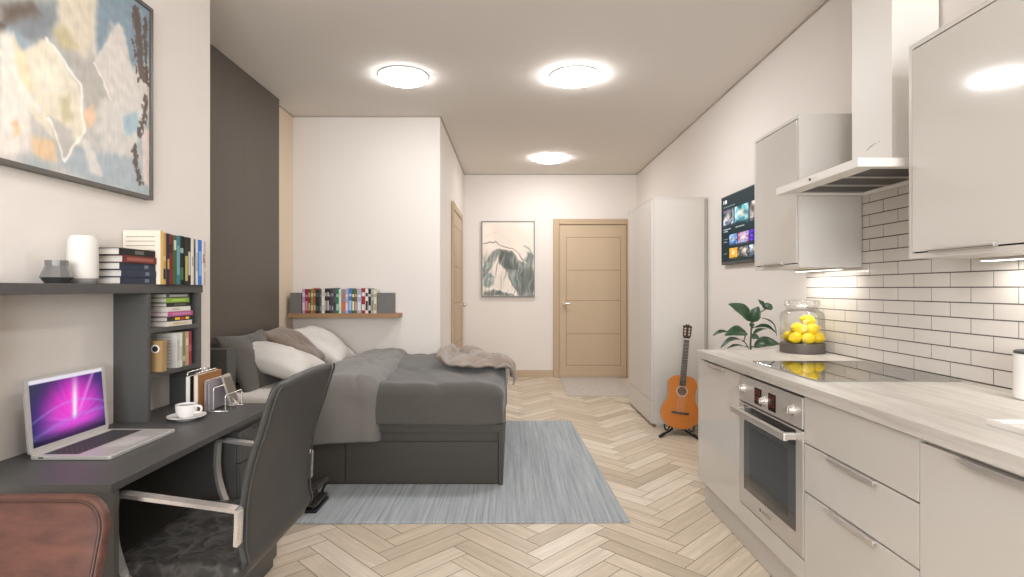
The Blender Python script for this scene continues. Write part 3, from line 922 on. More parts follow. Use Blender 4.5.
def letter_rack():
    z = DZ+.0005; y0, y1 = 2.282, 2.462
    t = thing('letter_rack', 'silver wire letter rack holding books and envelopes on the desk', 'letter rack', (-1.275, 2.37, DZ))
    xs = [-1.352, -1.318, -1.29, -1.255, -1.205]; hs = [.17, .165, .13, .10, .07]
    for x, h in zip(xs, hs):
        a0, a1 = y0+.01+(.02 if h < .14 else 0), y1-.01
        b = BM(); r = .025
        pts = smoothpath([(x, a0, z+.003), (x, a0, z+h-.02), (x, a0, z+h), (x, a0+.02, z+h), (x, a1-.02, z+h), (x, a1, z+h), (x, a1, z+h-.02), (x, a1, z+.003)], 2)
        tube(b, pts, .0026, 8); obj('wire_arch', b, M_chrome, t, smooth=True)
    b = BM()
    for y in (y0+.03, y1-.02): tube(b, [(xs[0]-.005, y, z+.003), (xs[-1]+.012, y, z+.003)], .0026, 8)
    obj('base_rail', b, M_chrome, t, smooth=True)
    g = None
    book_up('book', 'white book with a black cover standing in the wire letter rack', g, 'y', y0+.004, .0, 0, 0, 0, 0, '#ffffff') if False else None
    def stand(label, x, w, a0, a1, h, col, cat='book'):
        bm = BM(); zz = z+.0062
        box(bm, x, x+.0022, a0, a1, zz, zz+h); box(bm, x+w-.0022, x+w, a0, a1, zz, zz+h); box(bm, x+.0022, x+w-.0022, a1-.004, a1, zz, zz+h)
        o = obj('notebook', bm, colmat(col)); tag(o, label, cat)
        pb = BM(); box(pb, x+.0022, x+w-.0022, a0+.002, a1-.004, zz+.002, zz+h-.002); obj('pages', pb, mat('clean_paper', '#d6d2cb', .8), o)
    stand('black-covered notebook with white pages standing at the wall side of the wire rack', -1.349, .022, 2.27, 2.445, .150, '#1f1e1d')
    stand('tan brown notebook standing in the wire rack next to the black one', -1.3135, .020, 2.268, 2.448, .155, '#9a6a3c')
    bm = BM(); box(bm, -1.2865, -1.2785, 2.30, 2.47, z+.0062, z+.128); box(bm, -1.277, -1.270, 2.31, 2.475, z+.0062, z+.117)
    o = obj('envelope', bm, mat('grey_violet_paper', '#8d868c', .8)); tag(o, 'mauve-grey envelopes standing in the wire rack behind the phone', 'envelope')
    # phone leaning against the envelopes
    p0 = V((-1.2215, 2.386, z+.0062)); ud = V((0, 1, 0)); vd = V((-.0435, 0, .135)).normalized(); nd = ud.cross(vd)
    W, L, T = .066, .142, .0075
    if nd.x < 0: nd = -nd
    ph = thing('smartphone', 'silver-edged smartphone leaning in the front of the wire rack', 'phone', p0)
    b = BM(); pts = roundrect(0, W, 0, L, .008)
    A = [b.verts.new(p0+ud*u+vd*v) for u, v in pts]; B = [b.verts.new(p0+ud*u+vd*v+nd*T) for u, v in pts]
    b.faces.new(A[::-1]); b.faces.new(B)
    for i in range(len(pts)): b.faces.new((A[i], A[(i+1) % len(pts)], B[(i+1) % len(pts)], B[i]))
    obj('phone_body', b, mat('phone_silver', '#c9c5c0', .25, metal=.6), ph)
    b = BM(); q = [p0+ud*u+vd*v+nd*(T+.0003) for u, v in ((.004, .014), (W-.004, .014), (W-.004, L-.014), (.004, L-.014))]
    b.faces.new([b.verts.new(p) for p in q]); obj('phone_screen', b, mat('phone_glass', '#6b655d', .12, coat=.5), ph, smooth='open')
letter_rack()

# ================================================================== ABSTRACT PAINTING (left wall)
def painting():
    xw = XN+.028; y0, y1, z0, z1 = 1.12, 2.325, 1.632, 2.44
    t = thing('abstract_painting', 'large framed abstract painting in cream, blue-grey and brown above the desk', 'painting', (XN+.014, (y0+y1)/2, z0))
    b = BM(); w = .016
    for a, c, d, e in ((y0, y1, z0, z0+w), (y0, y1, z1-w, z1), (y0, y0+w, z0+w, z1-w), (y1-w, y1, z0+w, z1-w)):
        box(b, XN+.001, xw, a, c, d, e, bev=.001)
    obj('picture_frame', b, mat('pewter_frame', '#5d5a55', .4, metal=.2), t)
    # artwork laid out in sheet units: X = 0..160 across the seen part, Y = 0..200 down (perspective removed per point)
    Y1, Z1 = y1-w, z1-w; Y0, Z0 = y0+w, z0+w
    def S(px, py):
        d = F*1.52/(512-px); zz = H+(288.5-py)*d/F
        return (d, zz)
    def poly(pts): return [S(*p) for p in pts]
    layers = [
     (poly([(0, 0), (60, 0), (60, 26), (44, 44), (0, 40)]), '#6f7880', .03),
     (poly([(0, 28), (20, 30), (34, 46), (12, 58), (0, 52)]), '#8aa0ad', .02),
     (poly([(2, 5), (34, 2), (42, 14), (22, 20), (4, 24)]), '#54443a', .02),
     (poly([(0, 24), (8, 26), (6, 36), (0, 38)]), '#4a3c33', .012),
     (poly([(98, -25), (150, -25), (152, 60), (130, 70), (124, 28), (112, 24), (102, 60), (96, 40)]), '#6c8598', .02),
     (poly([(58, -10), (98, -20), (97, 30), (88, 60), (70, 48), (58, 24)]), '#d9ccb6', .02),
     (poly([(55, 28), (66, 26), (78, 46), (70, 58), (60, 44)]), '#bdb084', .02),
     (poly([(64, 52), (100, 56), (112, 100), (90, 110), (78, 84)]), '#aaa69e', .02),
     (poly([(15, 56), (48, 38), (78, 84), (88, 126), (74, 165), (46, 130), (24, 100)]), '#e6dcc4', .010),
     (poly([(0, 34), (16, 36), (20, 60), (34, 92), (30, 130), (0, 150)]), '#eee4d8', .014),
     (poly([(16, 34), (22, 50), (36, 90), (26, 90), (14, 60)]), '#e6d8b2', .012),
     (poly([(30, 66), (60, 60), (66, 86), (44, 100)]), '#eee6d2', .02),
     (poly([(95, 62), (120, 22), (130, 52), (136, 86), (120, 110), (108, 90)]), '#d2ccc6', .008),
     (poly([(104, 100), (140, 80), (148, 120), (136, 150), (112, 170), (98, 130)]), '#cfcbc5', .02),
     (poly([(124, 118), (138, 112), (140, 132), (128, 136)]), '#93b2c2', .012),
     (poly([(84, 110), (94, 104), (97, 118), (90, 130)]), '#e4bb98', .008),
     (poly([(30, 136), (54, 140), (58, 164), (36, 156)]), '#e2bd90', .016),
     (poly([(0, 120), (30, 128), (34, 150), (0, 156)]), '#eadfd6', .02),
     (poly([(56, 140), (100, 150), (142, 160), (150, 196), (100, 184), (60, 168)]), '#9aa9b2', .016),
     (poly([(82, 136), (96, 150), (104, 176), (90, 172)]), '#d9d4cd', .01),
     (poly([(50, 116), (72, 130), (78, 150), (66, 164), (54, 140)]), '#b4b0aa', .012),
     (poly([(60, 100), (72, 94), (74, 118), (64, 124)]), '#bfb48a', .014),
     (poly([(142, 128), (150, 130), (150, 190), (144, 180)]), '#dcc8c2', .01),
     (poly([(12, 126), (18, 122), (20, 132), (14, 136)]), '#e6bd92', .01)]
    lines = [(poly([(48, 38), (80, 84), (86, 130), (66, 163)]), '#f3efe6', .006), (poly([(50, 118), (66, 163)]), '#f0ece4', .005), (poly([(95, 62), (112, 100)]), '#f2eee8', .004),
             (poly([(0, 50), (40, 110)]), '#f0e9de', .008)]
    browns = [(poly([(137, 12), (140, 40), (143, 76)]), .030), (poly([(146, 20), (146, 60), (148, 84)]), .014), (poly([(134, 42), (139, 80)]), .006),
              (poly([(147, 98), (144, 122), (140, 134)]), .017), (poly([(135, 148), (137, 166), (141, 182)]), .018)]
    def fn(u, v):
        y = Y0+u*(Y1-Y0); z = Z0+v*(Z1-Z0)
        wy = y+.012*noise.noise(V((y*14, z*14, 1)))+.006*noise.noise(V((y*40, z*40, 4)))
        wz = z+.012*noise.noise(V((y*14, z*14, 9)))+.006*noise.noise(V((y*40, z*40, 6)))
        n = noise.noise(V((y*5, z*5, 3)))
        c = mixc(hx('#c9c2ba'), hx('#8c9ba6'), sst(-.2, .5, n))
        if y < 1.6: c = mixc(c, hx('#e4dac8'), sst(-.3, .3, noise.noise(V((y*4, z*3, 12)))))
        for P, col, s in layers:
            d = polyd(wy, wz, P)
            if d < s: c = mixc(c, hx(col), sst(s, -s, d)*.95)
        for P, col, s in lines:
            d = lined(wy, wz, P)
            if d < s*2: c = mixc(c, hx(col), sst(s*1.6, s*.4, d)*.9)
        j = .016*noise.noise(V((y*60, z*45, 2)))+.009*noise.noise(V((y*120, z*90, 5)))
        for P, s in browns:
            d = lined(y, z, P)+j
            if d < s*1.3: c = mixc(c, hx('#3d2c25'), sst(s, s*.55, d)*.95)
        g = 1+.06*noise.noise(V((y*30, z*30, 20)))+.04*noise.noise(V((y*90, z*20, 30)))
        c = mixc(c, hx('#e6ded4'), .16)
        return [x*g*1.03 for x in c]
    canvas('artwork', (xw-.008, Y0, Z0), (0, Y1-Y0, 0), (0, 0, Z1-Z0), 260, 170, fn, vcol_mat('oil_paint', .6), t)
painting()

# marbled print on the back wall
def marble_print():
    x0, x1, z0, z1 = -.434, .322, 1.139, 2.214
    t = thing('marbled_print', 'portrait print of swirling sage-green and white marbling beside the entrance door', 'picture', ((x0+x1)/2, YB-.02, z0))
    b = BM(); w = .014; yf = YB-.036
    for a, c, d, e in ((x0, x1, z0, z0+w), (x0, x1, z1-w, z1), (x0, x0+w, z0+w, z1-w), (x1-w, x1, z0+w, z1-w)):
        box(b, a, c, yf, YB-.001, d, e, bev=.001)
    obj('picture_frame', b, mat('grey_frame', '#6d6a64', .4), t)
    sx, sy = 313., 435.
    def Q(px, py): return ((px-65)/sx, (py-65)/sy)
    def poly(p): return [Q(*q) for q in p]
    greens = [(poly([(66, 330), (80, 300), (120, 250), (150, 228), (200, 228), (250, 250), (300, 290), (320, 300), (330, 240), (350, 235), (378, 260), (378, 500), (280, 500), (262, 470), (240, 420), (215, 360), (185, 315), (165, 290), (150, 270), (125, 320), (95, 370), (66, 400)]), '#6b746f'),
              (poly([(170, 235), (240, 255), (290, 300), (300, 350), (250, 345), (200, 320), (160, 285)]), '#4b524d'),
              (poly([(320, 330), (378, 320), (378, 470), (310, 470), (290, 420)]), '#626a63'),
              (poly([(66, 300), (95, 290), (110, 300), (90, 340), (66, 350)]), '#a5b3ab'),
              (poly([(225, 365), (285, 370), (290, 440), (262, 455)]), '#8a9a92'),
              (poly([(72, 380), (110, 370), (140, 385), (135, 430), (95, 450), (70, 440)]), '#87998f'),
              (poly([(72, 480), (140, 462), (210, 470), (260, 500), (72, 500)]), '#59625c')]
    veins = [(poly([(70, 190), (110, 178), (150, 180), (175, 205), (220, 215), (270, 235), (330, 300)]), '#6b5f55', .008),
             (poly([(150, 225), (210, 222), (260, 250), (300, 290), (330, 305)]), '#efe2d3', .011),
             (poly([(165, 240), (230, 240), (280, 280), (325, 305)]), '#8a6d58', .005),
             (poly([(80, 140), (130, 128), (180, 135), (225, 165), (245, 200)]), '#d9cfc4', .006),
             (poly([(320, 205), (350, 225), (376, 265)]), '#7a9188', .010),
             (poly([(100, 400), (115, 395), (120, 410), (105, 415)]), '#e9efe9', .008),
             (poly([(66, 460), (130, 455), (200, 465), (262, 492)]), '#f0ebe4', .014),
             (poly([(215, 360), (240, 420), (262, 470), (275, 495)]), '#3f4642', .008)]
    def fn(u, v):
        x, y = u, 1-v
        wx = x+.05*noise.noise(V((x*5, y*6, 1)))+.02*noise.noise(V((x*13, y*13, 4))); wy = y+.035*noise.noise(V((x*5, y*6, 7)))+.015*noise.noise(V((x*13, y*13, 8)))
        c = mixc(hx('#efe3d6'), hx('#e3d6c8'), sst(-.4, .4, noise.noise(V((x*3, y*3, 2)))))
        for P, col in greens:
            d = polyd(wx, wy, P)
            if d < .03: c = mixc(c, hx(col), sst(.02, -.02, d)*(.85+.25*noise.noise(V((x*9, y*9, 3)))))
        for P, col, s in veins:
            d = lined(wx, wy, P)
            if d < s*2: c = mixc(c, hx(col), sst(s*1.5, s*.3, d)*.85)
        st_ = noise.noise(V((wx*26+3*wy, wy*3, 11)))
        if y > .36: c = mixc(c, hx('#e6e2da') if st_ > 0 else hx('#3f4643'), min(.45, abs(st_)*.8)*sst(.36, .5, y))
        return c
    canvas('artwork', (x0+w, yf+.006, z0+w), (x1-x0-2*w, 0, 0), (0, 0, z1-z0-2*w), 90, 128, fn, vcol_mat('print_paper', .5), t)
marble_print()

# ================================================================== WALL BOOKSHELF IN THE ALCOVE
b = BM(); box(b, -2.04, -1.035, 5.0, YALC-.001, .994, 1.032, bev=.002)
sh = obj('wall_shelf', b, M_oak); tag(sh, 'oak plank shelf on the alcove wall above the pillows', 'shelf')
SZ = 1.0325
for x0, x1, d in ((-2.03, -1.93, 'grey square bookend box by the alcove corner on the oak shelf'), (-1.232, -1.095, 'grey square bookend box at the free end of the oak shelf')):
    b = BM(); box(b, x0, x1, 5.025, 5.17, SZ, SZ+.188, bev=.003)
    box(b, x0-.002, x1+.002, 5.022, 5.173, SZ, SZ+.006)
    o = obj('bookend', b, M_boxgrey); tag(o, d, 'bookend', 'bookends on the oak shelf')
cols = [('b99bb5', 'lilac', 'ded0dc', 3.2), ('8e2f4a', 'crimson', 'c98a9c', 3.4), ('7a3b33', 'brick-red', 'b5a06a', 3.0), ('848a4a', 'olive', 'cfd0a0', 2.6), ('a8583a', 'rust-orange', 'd9b090', 2.8),
        ('26302b', 'black-green', '4a5a50', 4.0), ('565856', 'slate-grey', '8b8d8b', 2.4), ('dedad2', 'white', 'c4beb4', 3.4), ('2d2c2b', 'black', 'b8a890', 2.4), ('343236', 'charcoal', 'c9c6c0', 2.4), ('3c3140', 'dark plum', '86778c', 2.4),
        ('4b4a4c', 'dark grey', '9b999b', 2.6), ('5d5b58', 'mid grey', '3c3a38', 2.6), ('2f7a5c', 'emerald', '9cc9b4', 3.4), ('e1ddd5', 'white', 'cfc9bf', 2.2), ('8e8a86', 'grey-and-orange', 'd9763a', 5.0), ('b9a6c4', 'lavender', 'e0d6e6', 2.8),
        ('4d78a8', 'blue', 'a9c4df', 4.2), ('3a6a3f', 'leaf-green', 'e6e2c0', 3.0), ('93544a', 'reddish-brown', 'd0a49a', 2.6), ('9fb6c2', 'pale blue-grey', 'd9e2e6', 4.4), ('a02f38', 'red-and-white', 'e6ded6', 4.6), ('e6e2da', 'white', '33312f', 3.4), ('2a2a2b', 'black', 'd8d4cc', 3.0), ('b4b0a8', 'stone-grey', '8a867e', 3.2), ('dcd4c0', 'cream', 'a8946a', 3.0)]
ordn = ['first', 'second', 'third', 'fourth', 'fifth', 'sixth', 'seventh', 'eighth', 'ninth', 'tenth', 'eleventh', 'twelfth', 'thirteenth', 'fourteenth', 'fifteenth', 'sixteenth', 'seventeenth', 'eighteenth', 'nineteenth', 'twentieth', 'twenty-first', 'twenty-second', 'twenty-third', 'twenty-fourth', 'twenty-fifth', 'twenty-sixth']
x = -1.922; tot = sum(c[3] for c in cols); kk = (-1.238-x)/tot
rb = random.Random(5)
for i, (c, nm, m2, w) in enumerate(cols):
    h = .232-rb.uniform(0, .014)
    mk = [(.12, .12+rb.uniform(.15, .4), '#'+m2), (.68, .68+rb.uniform(.08, .2), '#'+m2)]
    book_up('book', '%s book, %s from the alcove corner bookend on the oak shelf' % (nm, ordn[i]), 'books on the oak shelf', 'x', x, w*kk-.0007, 5.03+rb.uniform(0, .012), 5.165, SZ, h, '#'+c, mk)
    x += w*kk

# ================================================================== OFFICE CHAIR
def office_chair():
    cx, cy = -.95, 1.81
    t = thing('office_chair', 'dark grey leather office chair with polished metal loop arms at the desk', 'chair', (cx, cy, 0))
    Y0, Y1 = 1.55, 2.066
    # backrest: S-profile sheet (x,z)
    prof = catmull([(-.80, 0, .452), (-.762, 0, .475), (-.770, 0, .53), (-.768, 0, .62), (-.758, 0, .70), (-.742, 0, .77), (-.716, 0, .85), (-.692, 0, .93), (-.672, 0, .985)], 6)
    bm = BM(); n = len(prof); m = 26; th = .034; g = {}
    for s in (0, 1):
        for i, p in enumerate(prof):
            tg = (prof[min(i+1, n-1)]-prof[max(i-1, 0)]).normalized(); nr = V((tg.z, 0, -tg.x))
            f = i/(n-1)
            inset = .028*max(0, (f-.92)/.08)**2.2+.05*max(0, (.16-f)/.16)**2
            for j in range(m+1):
                v = j/m; yy = Y0+inset+(Y1-Y0-2*inset)*v
                e = 1-abs(2*v-1)**8
                ef = min(1, f/.05, (1-f)/.03) if 0 < f < 1 else 0
                k = max(0.12, math.sqrt(max(0, e))*math.sqrt(max(0, min(1, ef))))
                bow = .006*(1-(2*v-1)**2)          # hollow across the width
                dz = .012*(1-(2*v-1)**2)*max(0, (f-.8)/.2)
                off = (th/2*k)*(1 if s else -1)
                g[(i, j, s)] = bm.verts.new(V((p.x+bow, yy, p.z+dz))+nr*off)
    for s in (0, 1):
        for i in range(n-1):
            for j in range(m):
                q = (g[(i, j, s)], g[(i, j+1, s)], g[(i+1, j+1, s)], g[(i+1, j, s)])
                bm.faces.new(q if s else q[::-1])
    for i in range(n-1):
        for j in (0, m): bm.faces.new((g[(i, j, 0)], g[(i+1, j, 0)], g[(i+1, j, 1)], g[(i, j, 1)]))
    for j in range(m):
        for i in (0, n-1): bm.faces.new((g[(i, j, 0)], g[(i, j+1, 0)], g[(i, j+1, 1)], g[(i, j, 1)]))
    bk = obj('backrest', bm, M_leath, t, smooth=True)
    # piping seam along both vertical edges
    for yy in (Y0+.012, Y1-.012):
        b = BM(); pts = [V((p.x+.012+.004, yy+(.028*max(0, (i/(n-1)-.92)/.08)**2.2)*(1 if yy < 1.8 else -1), p.z)) for i, p in enumerate(prof)][4:]
        tube(b, pts, .0035, 6); obj('seam', b, M_deskd, bk, smooth=True)
    # seat pad
    def sf(p):
        d = .006*noise.noise(V((p.x*9, p.y*9, 0)))
        dip = -.012*(1-((p.x+.97)/.22)**2)*(1-((p.y-1.81)/.25)**2) if p.z > .46 else 0
        return V((p.x, p.y, p.z+dip+(d if p.z > .45 else 0)))
    b = BM(); rbox(b, (-1.17, -.765, 1.555, 2.065, .415, .478), .03, (34, 40, 8), sf)
    st = obj('seat', b, M_seat, t, smooth=True)
    b = BM(); box(b, -1.13, -.80, 1.60, 2.02, .395, .416, bev=.004); obj('seat_pan', b, M_black, t)
    for y, s in ((1.535, 0), (2.081, 1)):
        pts = [(-.765, y, .545), (-.762, y, .628), (-.762, y, .640), (-.775, y, .645), (-1.08, y, .686), (-1.105, y, .689), (-1.113, y, .675), (-1.118, y, .56), (-1.085, y, .452), (-1.07, y, .437), (-1.03, y, .430), (-.93, y, .418)]
        b = BM(); strap(b, smoothpath(pts, 2), (0, 1, 0), .032, .011)
        obj('armrest', b, M_chrome, t, smooth=True, auto=True)
        b = BM(); yy = y+(.04 if s == 0 else -.04)
        strap(b, [(-.95, y+(.012 if s == 0 else -.012), .415), (-.95, 1.62 if s == 0 else 2.0, .405)], (1, 0, 0), .04, .008); obj('arm_bracket', b, M_chrome, t)
    b = BM(); box(b, cx-.09, cx+.09, cy-.06, cy+.06, .36, .3955, bev=.008); obj('tilt_mechanism', b, M_black, t)
    b = BM(); cyl(b, (cx, cy, .09), (cx, cy, .362), .024, seg=20); cyl(b, (cx, cy, .075), (cx, cy, .2), .034, seg=20); obj('gas_column', b, M_chrome, t, smooth=True, auto=True)
    for k in range(5):
        a = 2*PI*k/5+.3; d = V((math.cos(a), math.sin(a), 0)); r = .25
        b = BM(); tube(b, [V((cx, cy, .105)), V((cx, cy, .1))+d*.1, V((cx, cy, .075))+d*r], .020, 8, r_end=.013); leg = obj('base_leg', b, M_chrome, t, smooth=True)
        w = V((cx, cy, 0))+d*r; pr = V((-d.y, d.x, 0))
        b = BM()
        for sg in (-1, 1): cyl(b, w+pr*sg*.006+V((0, 0, .0255)), w+pr*sg*.024+V((0, 0, .0255)), .025, seg=18)
        cyl(b, w+V((0, 0, .0255)), w+V((0, 0, .075)), .006); obj('caster', b, M_rubber, leg, smooth=True, auto=True)
office_chair()

def brown_chair():
    x0, x1 = -1.235, -.762
    t = thing('leather_chair', 'russet brown leather chair with stitched edge at the near end of the desk', 'chair', ((x0+x1)/2, .85, 0))
    # back panel: rounded outline, reclined
    def bend(v):
        x, w, z = v                     # w: thickness coordinate
        s = (z-.42)/.46
        return V((x, .925+w+.13*s-.05*math.sin(s*PI)*.3, z))
    def panel(bm, xa, xb, za, zb, r, w0, w1, n=22, bev=.008):
        # gridded rounded panel so that it can bow
        prism(bm, roundrect(xa, xb, za, zb, r, 8), 'y', w0, w1, bev=bev)
        for v in bm.verts: v.co = bend(v.co)
    b = BM(); panel(b, x0, x1, .44, .863, .065, 0, .024, bev=.008); bk = obj('backrest', b, M_brown, t, smooth=True, auto=True)
    b = BM()
    rr = roundrect(x0+.007, x1-.007, .45, .856, .058, 8)
    tube(b, [bend(V((p[0], -.001, p[1]))) for p in rr], .0032, 6, closed=True); obj('stitched_seam', b, mat('brown_piping', '#3f241b', .5), bk, smooth=True)
    b = BM(); rbox(b, (x0+.005, x1-.005, .50, .945, .42, .475), .025, (20, 20, 6)); obj('seat', b, M_brown, t, smooth=True)
    for sx in (x0+.02, x1-.02):
        for yy, y2 in ((.53, .50), (.92, .98)):
            b = BM(); cyl(b, (sx, y2, .0), (sx, yy, .425), .011, .014); obj('leg', b, M_black, t, smooth=True, auto=True)
    for sx in (x0+.025, x1-.025):
        b = BM(); tube(b, [(sx, .92, .43), (sx, .968, .5), (sx, 1.01, .62)], .009, 8); obj('back_support', b, M_black, t, smooth=True)
brown_chair()

# ================================================================== KITCHEN
XF = 1.10; XC = 1.12; YK0 = .897; YK1 = 3.25
bounds = [YK1, 2.66, 2.072, 1.485, YK0]
M_work = worktop_mat()
b = BM(); box(b, 1.088, XR-.002, YK0-.3, 3.24, .859, .9, bev=.002)
wt = obj('worktop', b, M_work); tag(wt, 'pale grey wood-grain kitchen worktop running along the wall', 'worktop')
b = BM(); box(b, 1.138, 1.155, YK0-.3, YK1-.01, .0005, .142); box(b, 1.155, XR-.01, YK1-.03, YK1-.012, .0005, .142)
pl = obj('plinth', b, M_ward); tag(pl, 'long pale plinth under the kitchen base cabinets', 'plinth')

def edge_pull(y0, y1, z, parent, x=XF):
    b = BM(); box(b, x-.014, x+.004, y0, y1, z-.004, z+.002, bev=.0008); box(b, x-.014, x-.011, y0, y1, z-.012, z-.003, bev=.0006)
    return obj('edge_handle', b, M_steel, parent)

def base_unit(name, y0, y1, label, fronts, carc=True):
    t = thing(name, label, 'cabinet', (1.44, (y0+y1)/2, .145), 'kitchen base cabinets')
    b = BM(); box(b, XC, XR-.006, y0+.001, y1-.001, .146, .858); obj('cabinet_body', b, M_carc, t)
    for kind, z0, z1, h in fronts:
        b = BM(); box(b, XF, XC-.0008, y0+.0018, y1-.0018, z0, z1, bev=.0012)
        f = obj(kind, b, M_gloss, t)
        if h: edge_pull(h[0], h[1], z1, f)
    return t
base_unit('base_cabinet', bounds[1], bounds[0], 'gloss greige base cabinet at the end next to the guitar', [('door', .148, .846, (2.84, 3.09))])
base_unit('drawer_cabinet', bounds[3], bounds[2], 'gloss greige three-drawer cabinet between the oven and the sink cabinet', [('drawer', .682, .854, None), ('drawer', .501, .676, (1.657, 1.904)), ('drawer', .148, .495, (1.657, 1.904))])
base_unit('sink_cabinet', bounds[4], bounds[3], 'gloss greige base cabinet under the white sink', [('door', .148, .846, (1.02, 1.338))])
base_unit('base_cabinet', YK0-.3, bounds[4], 'narrow gloss base cabinet past the sink cabinet, outside the view', [('door', .148, .846, None)])
b = BM(); box(b, XF+.001, XR-.004, YK1+.0005, YK1+.014, .0005, .858, bev=.001) if False else None
# oven housing and oven
def oven():
    y0, y1 = bounds[2], bounds[1]
    hs = thing('oven_housing', 'oven housing cabinet with a plain filler panel below the oven', 'cabinet', (1.44, (y0+y1)/2, .145), 'kitchen base cabinets')
    b = BM(); box(b, XC, XR-.006, y0+.001, y0+.017, .146, .858); box(b, XC, XR-.006, y1-.017, y1-.001, .146, .858); box(b, XC, XR-.006, y0+.017, y1-.017, .146, .225); obj('cabinet_body', b, M_carc, hs)
    b = BM(); box(b, XF, XC-.0008, y0+.0018, y1-.0018, .148, .232, bev=.0012); obj('filler_panel', b, M_gloss, hs)
    t = thing('oven', 'built-in steel oven with dark glass door and red displays', 'oven', (1.40, (y0+y1)/2, .236))
    a0, a1 = y0+.004, y1-.004
    b = BM(); box(b, XC, XR-.05, y0+.019, y1-.019, .237, .85); obj('oven_body', b, M_deskd, t)
    b = BM(); box(b, XF-.004, XC-.001, a0, a1, .727, .846, bev=.002); cp = obj('control_panel', b, M_steel2, t)
    xf = XF-.004
    for yy, zz, nm in ((2.60, .79, 0), (2.385, .772, 1), (2.145, .787, 2)):
        b = BM(); cyl(b, (xf+.001, yy, zz), (xf-.004, yy, zz), .021, seg=24); cyl(b, (xf-.004, yy, zz), (xf-.022, yy, zz), .016, .0145, seg=24); box(b, xf-.024, xf-.021, yy-.0025, yy+.0025, zz-.012, zz+.012)
        obj('control_knob', b, M_chrome, cp, smooth=True, auto=True)
    for ya, yb in ((2.415, 2.485), (2.285, 2.352)):
        b = BM(); box(b, xf-.0012, xf+.002, ya, yb, .742, .815, bev=.0004); dp = obj('display', b, mat('display_black', '#150a09', .2), cp)
        b = BM(); w = (yb-ya)
        for r_ in range(2):
            for c_ in range(3):
                yy = yb-w*(.2+.26*c_); zz = .797-.03*r_
                box(b, xf-.0016, xf-.0008, yy-w*.07, yy+w*.07, zz-.008, zz-.006); box(b, xf-.0016, xf-.0008, yy-w*.07, yy+w*.07, zz+.006, zz+.008); box(b, xf-.0016, xf-.0008, yy-w*.08, yy-w*.05, zz-.007, zz+.007)
        obj('digits', b, mat('red_led', '#300505', .5, emit=('#a01818', .55)), dp)
    # door
    b = BM(); box(b, XF-.002, XC-.001, a0, a1, .239, .718, bev=.002); dr = obj('door', b, M_steel2, t)
    b = BM(); box(b, XF-.0032, XF+.001, 2.128, 2.602, .318, .713, bev=.0005)
    obj('door_glass', b, mat('oven_glass', '#3e3d3b', .12, spec=.5, coat=.3), dr)
    b = BM(); box(b, XF-.004, XF-.0028, 2.19, 2.54, .35, .62, bev=.0003); obj('inner_window', b, mat('oven_window', '#333331', .1), dr)
    b = BM(); box(b, XF-.056, XF-.038, 2.115, 2.63, .672, .702, bev=.004); hd = obj('door_handle', b, M_steel, dr)
    for yy in (2.125, 2.595):
        b = BM(); box(b, XF-.040, XF-.001, yy, yy+.024, .674, .700, bev=.003); obj('handle_bracket', b, M_steel, hd) if False else obj('handle_bracket', b, M_steel, dr)
    # maker's name, small and grey
    cu = bpy.data.curves.new('logo', 'FONT'); cu.body = 'BOSCH'; cu.size = .024; cu.align_x = 'CENTER'; cu.extrude = .0003
    tmp = bpy.data.objects.new('logo_tmp', cu); COL.objects.link(tmp)
    dg = bpy.context.evaluated_depsgraph_get(); me = bpy.data.meshes.new_from_object(tmp.evaluated_get(dg))
    bpy.data.objects.remove(tmp)
    bm = BM(); bm.from_mesh(me)
    R = Matrix(((0, 0, -1), (-1, 0, 0), (0, 1, 0)))
    for v in bm.verts: v.co = R @ v.co + V((XF-.0022, 2.375, .272))
    cyl(bm, (XF-.0015, 2.375+.058, .2795), (XF-.0025, 2.375+.058, .2795), .009, seg=20)
    obj('logo', bm, mat('logo_grey', '#77716a', .5), dr)
oven()

b = BM(); prism(b, roundrect(1.178, 1.735, 2.118, 2.694, .006, 3), 'z', .9005, .9055, bev=.001)
hob = thing('hob', 'flat black glass hob set on the worktop above the oven', 'hob', (1.455, 2.4, .9))
obj('glass_plate', b, mat('hob_glass', '#3a3733', .04, spec=.5, ior=7.), hob)
b = BM()
for x, y, r in ((1.31, 2.27, .075), (1.31, 2.55, .1), (1.59, 2.27, .1), (1.59, 2.55, .075)):
    for i in range(48):
        a0, a1 = 2*PI*i/48, 2*PI*(i+1)/48
        q = [b.verts.new((x+rr*math.cos(a), y+rr*math.sin(a), .9057)) for rr, a in ((r, a0), (r, a1), (r-.0015, a1), (r-.0015, a0))]
        b.faces.new(q)
obj('cooking_zone_print', b, mat('zone_print', '#5c5854', .3), hob, smooth='open')

# tiled splashback
def tiles():
    bm = BM(); x = XR-.0008; h0 = 1.265; dh = .0602; L = .2005; g = .0024
    y_off = 2.4245      # a joint in the row just above eye level
    ymax, ymin = 3.312, .3
    box(bm, x-.006, x, ymin, ymax, .9005, 1.765, mi=1)
    k0 = math.floor((.9-h0)/dh)
    for k in range(k0, 9):
        za, zb = h0+k*dh+g, h0+(k+1)*dh-g
        za = max(za, .9015); zb = min(zb, 1.764)
        if zb-za < .006: continue
        o = y_off+(L/2 if k % 2 else 0)
        i = math.floor((ymin-o)/L)
        while o+i*L < ymax:
            ya, yb = max(o+i*L+g, ymin), min(o+(i+1)*L-g, ymax)
            if yb-ya > .01: box(bm, x-.0078, x-.0055, ya, yb, za, zb)
            i += 1
    o = obj('tile_splashback', bm, [mat('white_tile', '#d6d0c9', .16, spec=.5), mat('grey_grout', '#5f5952', .9)])
    tag(o, 'white brick-bond tile splashback with grey grout above the worktop', 'tiles')
tiles()

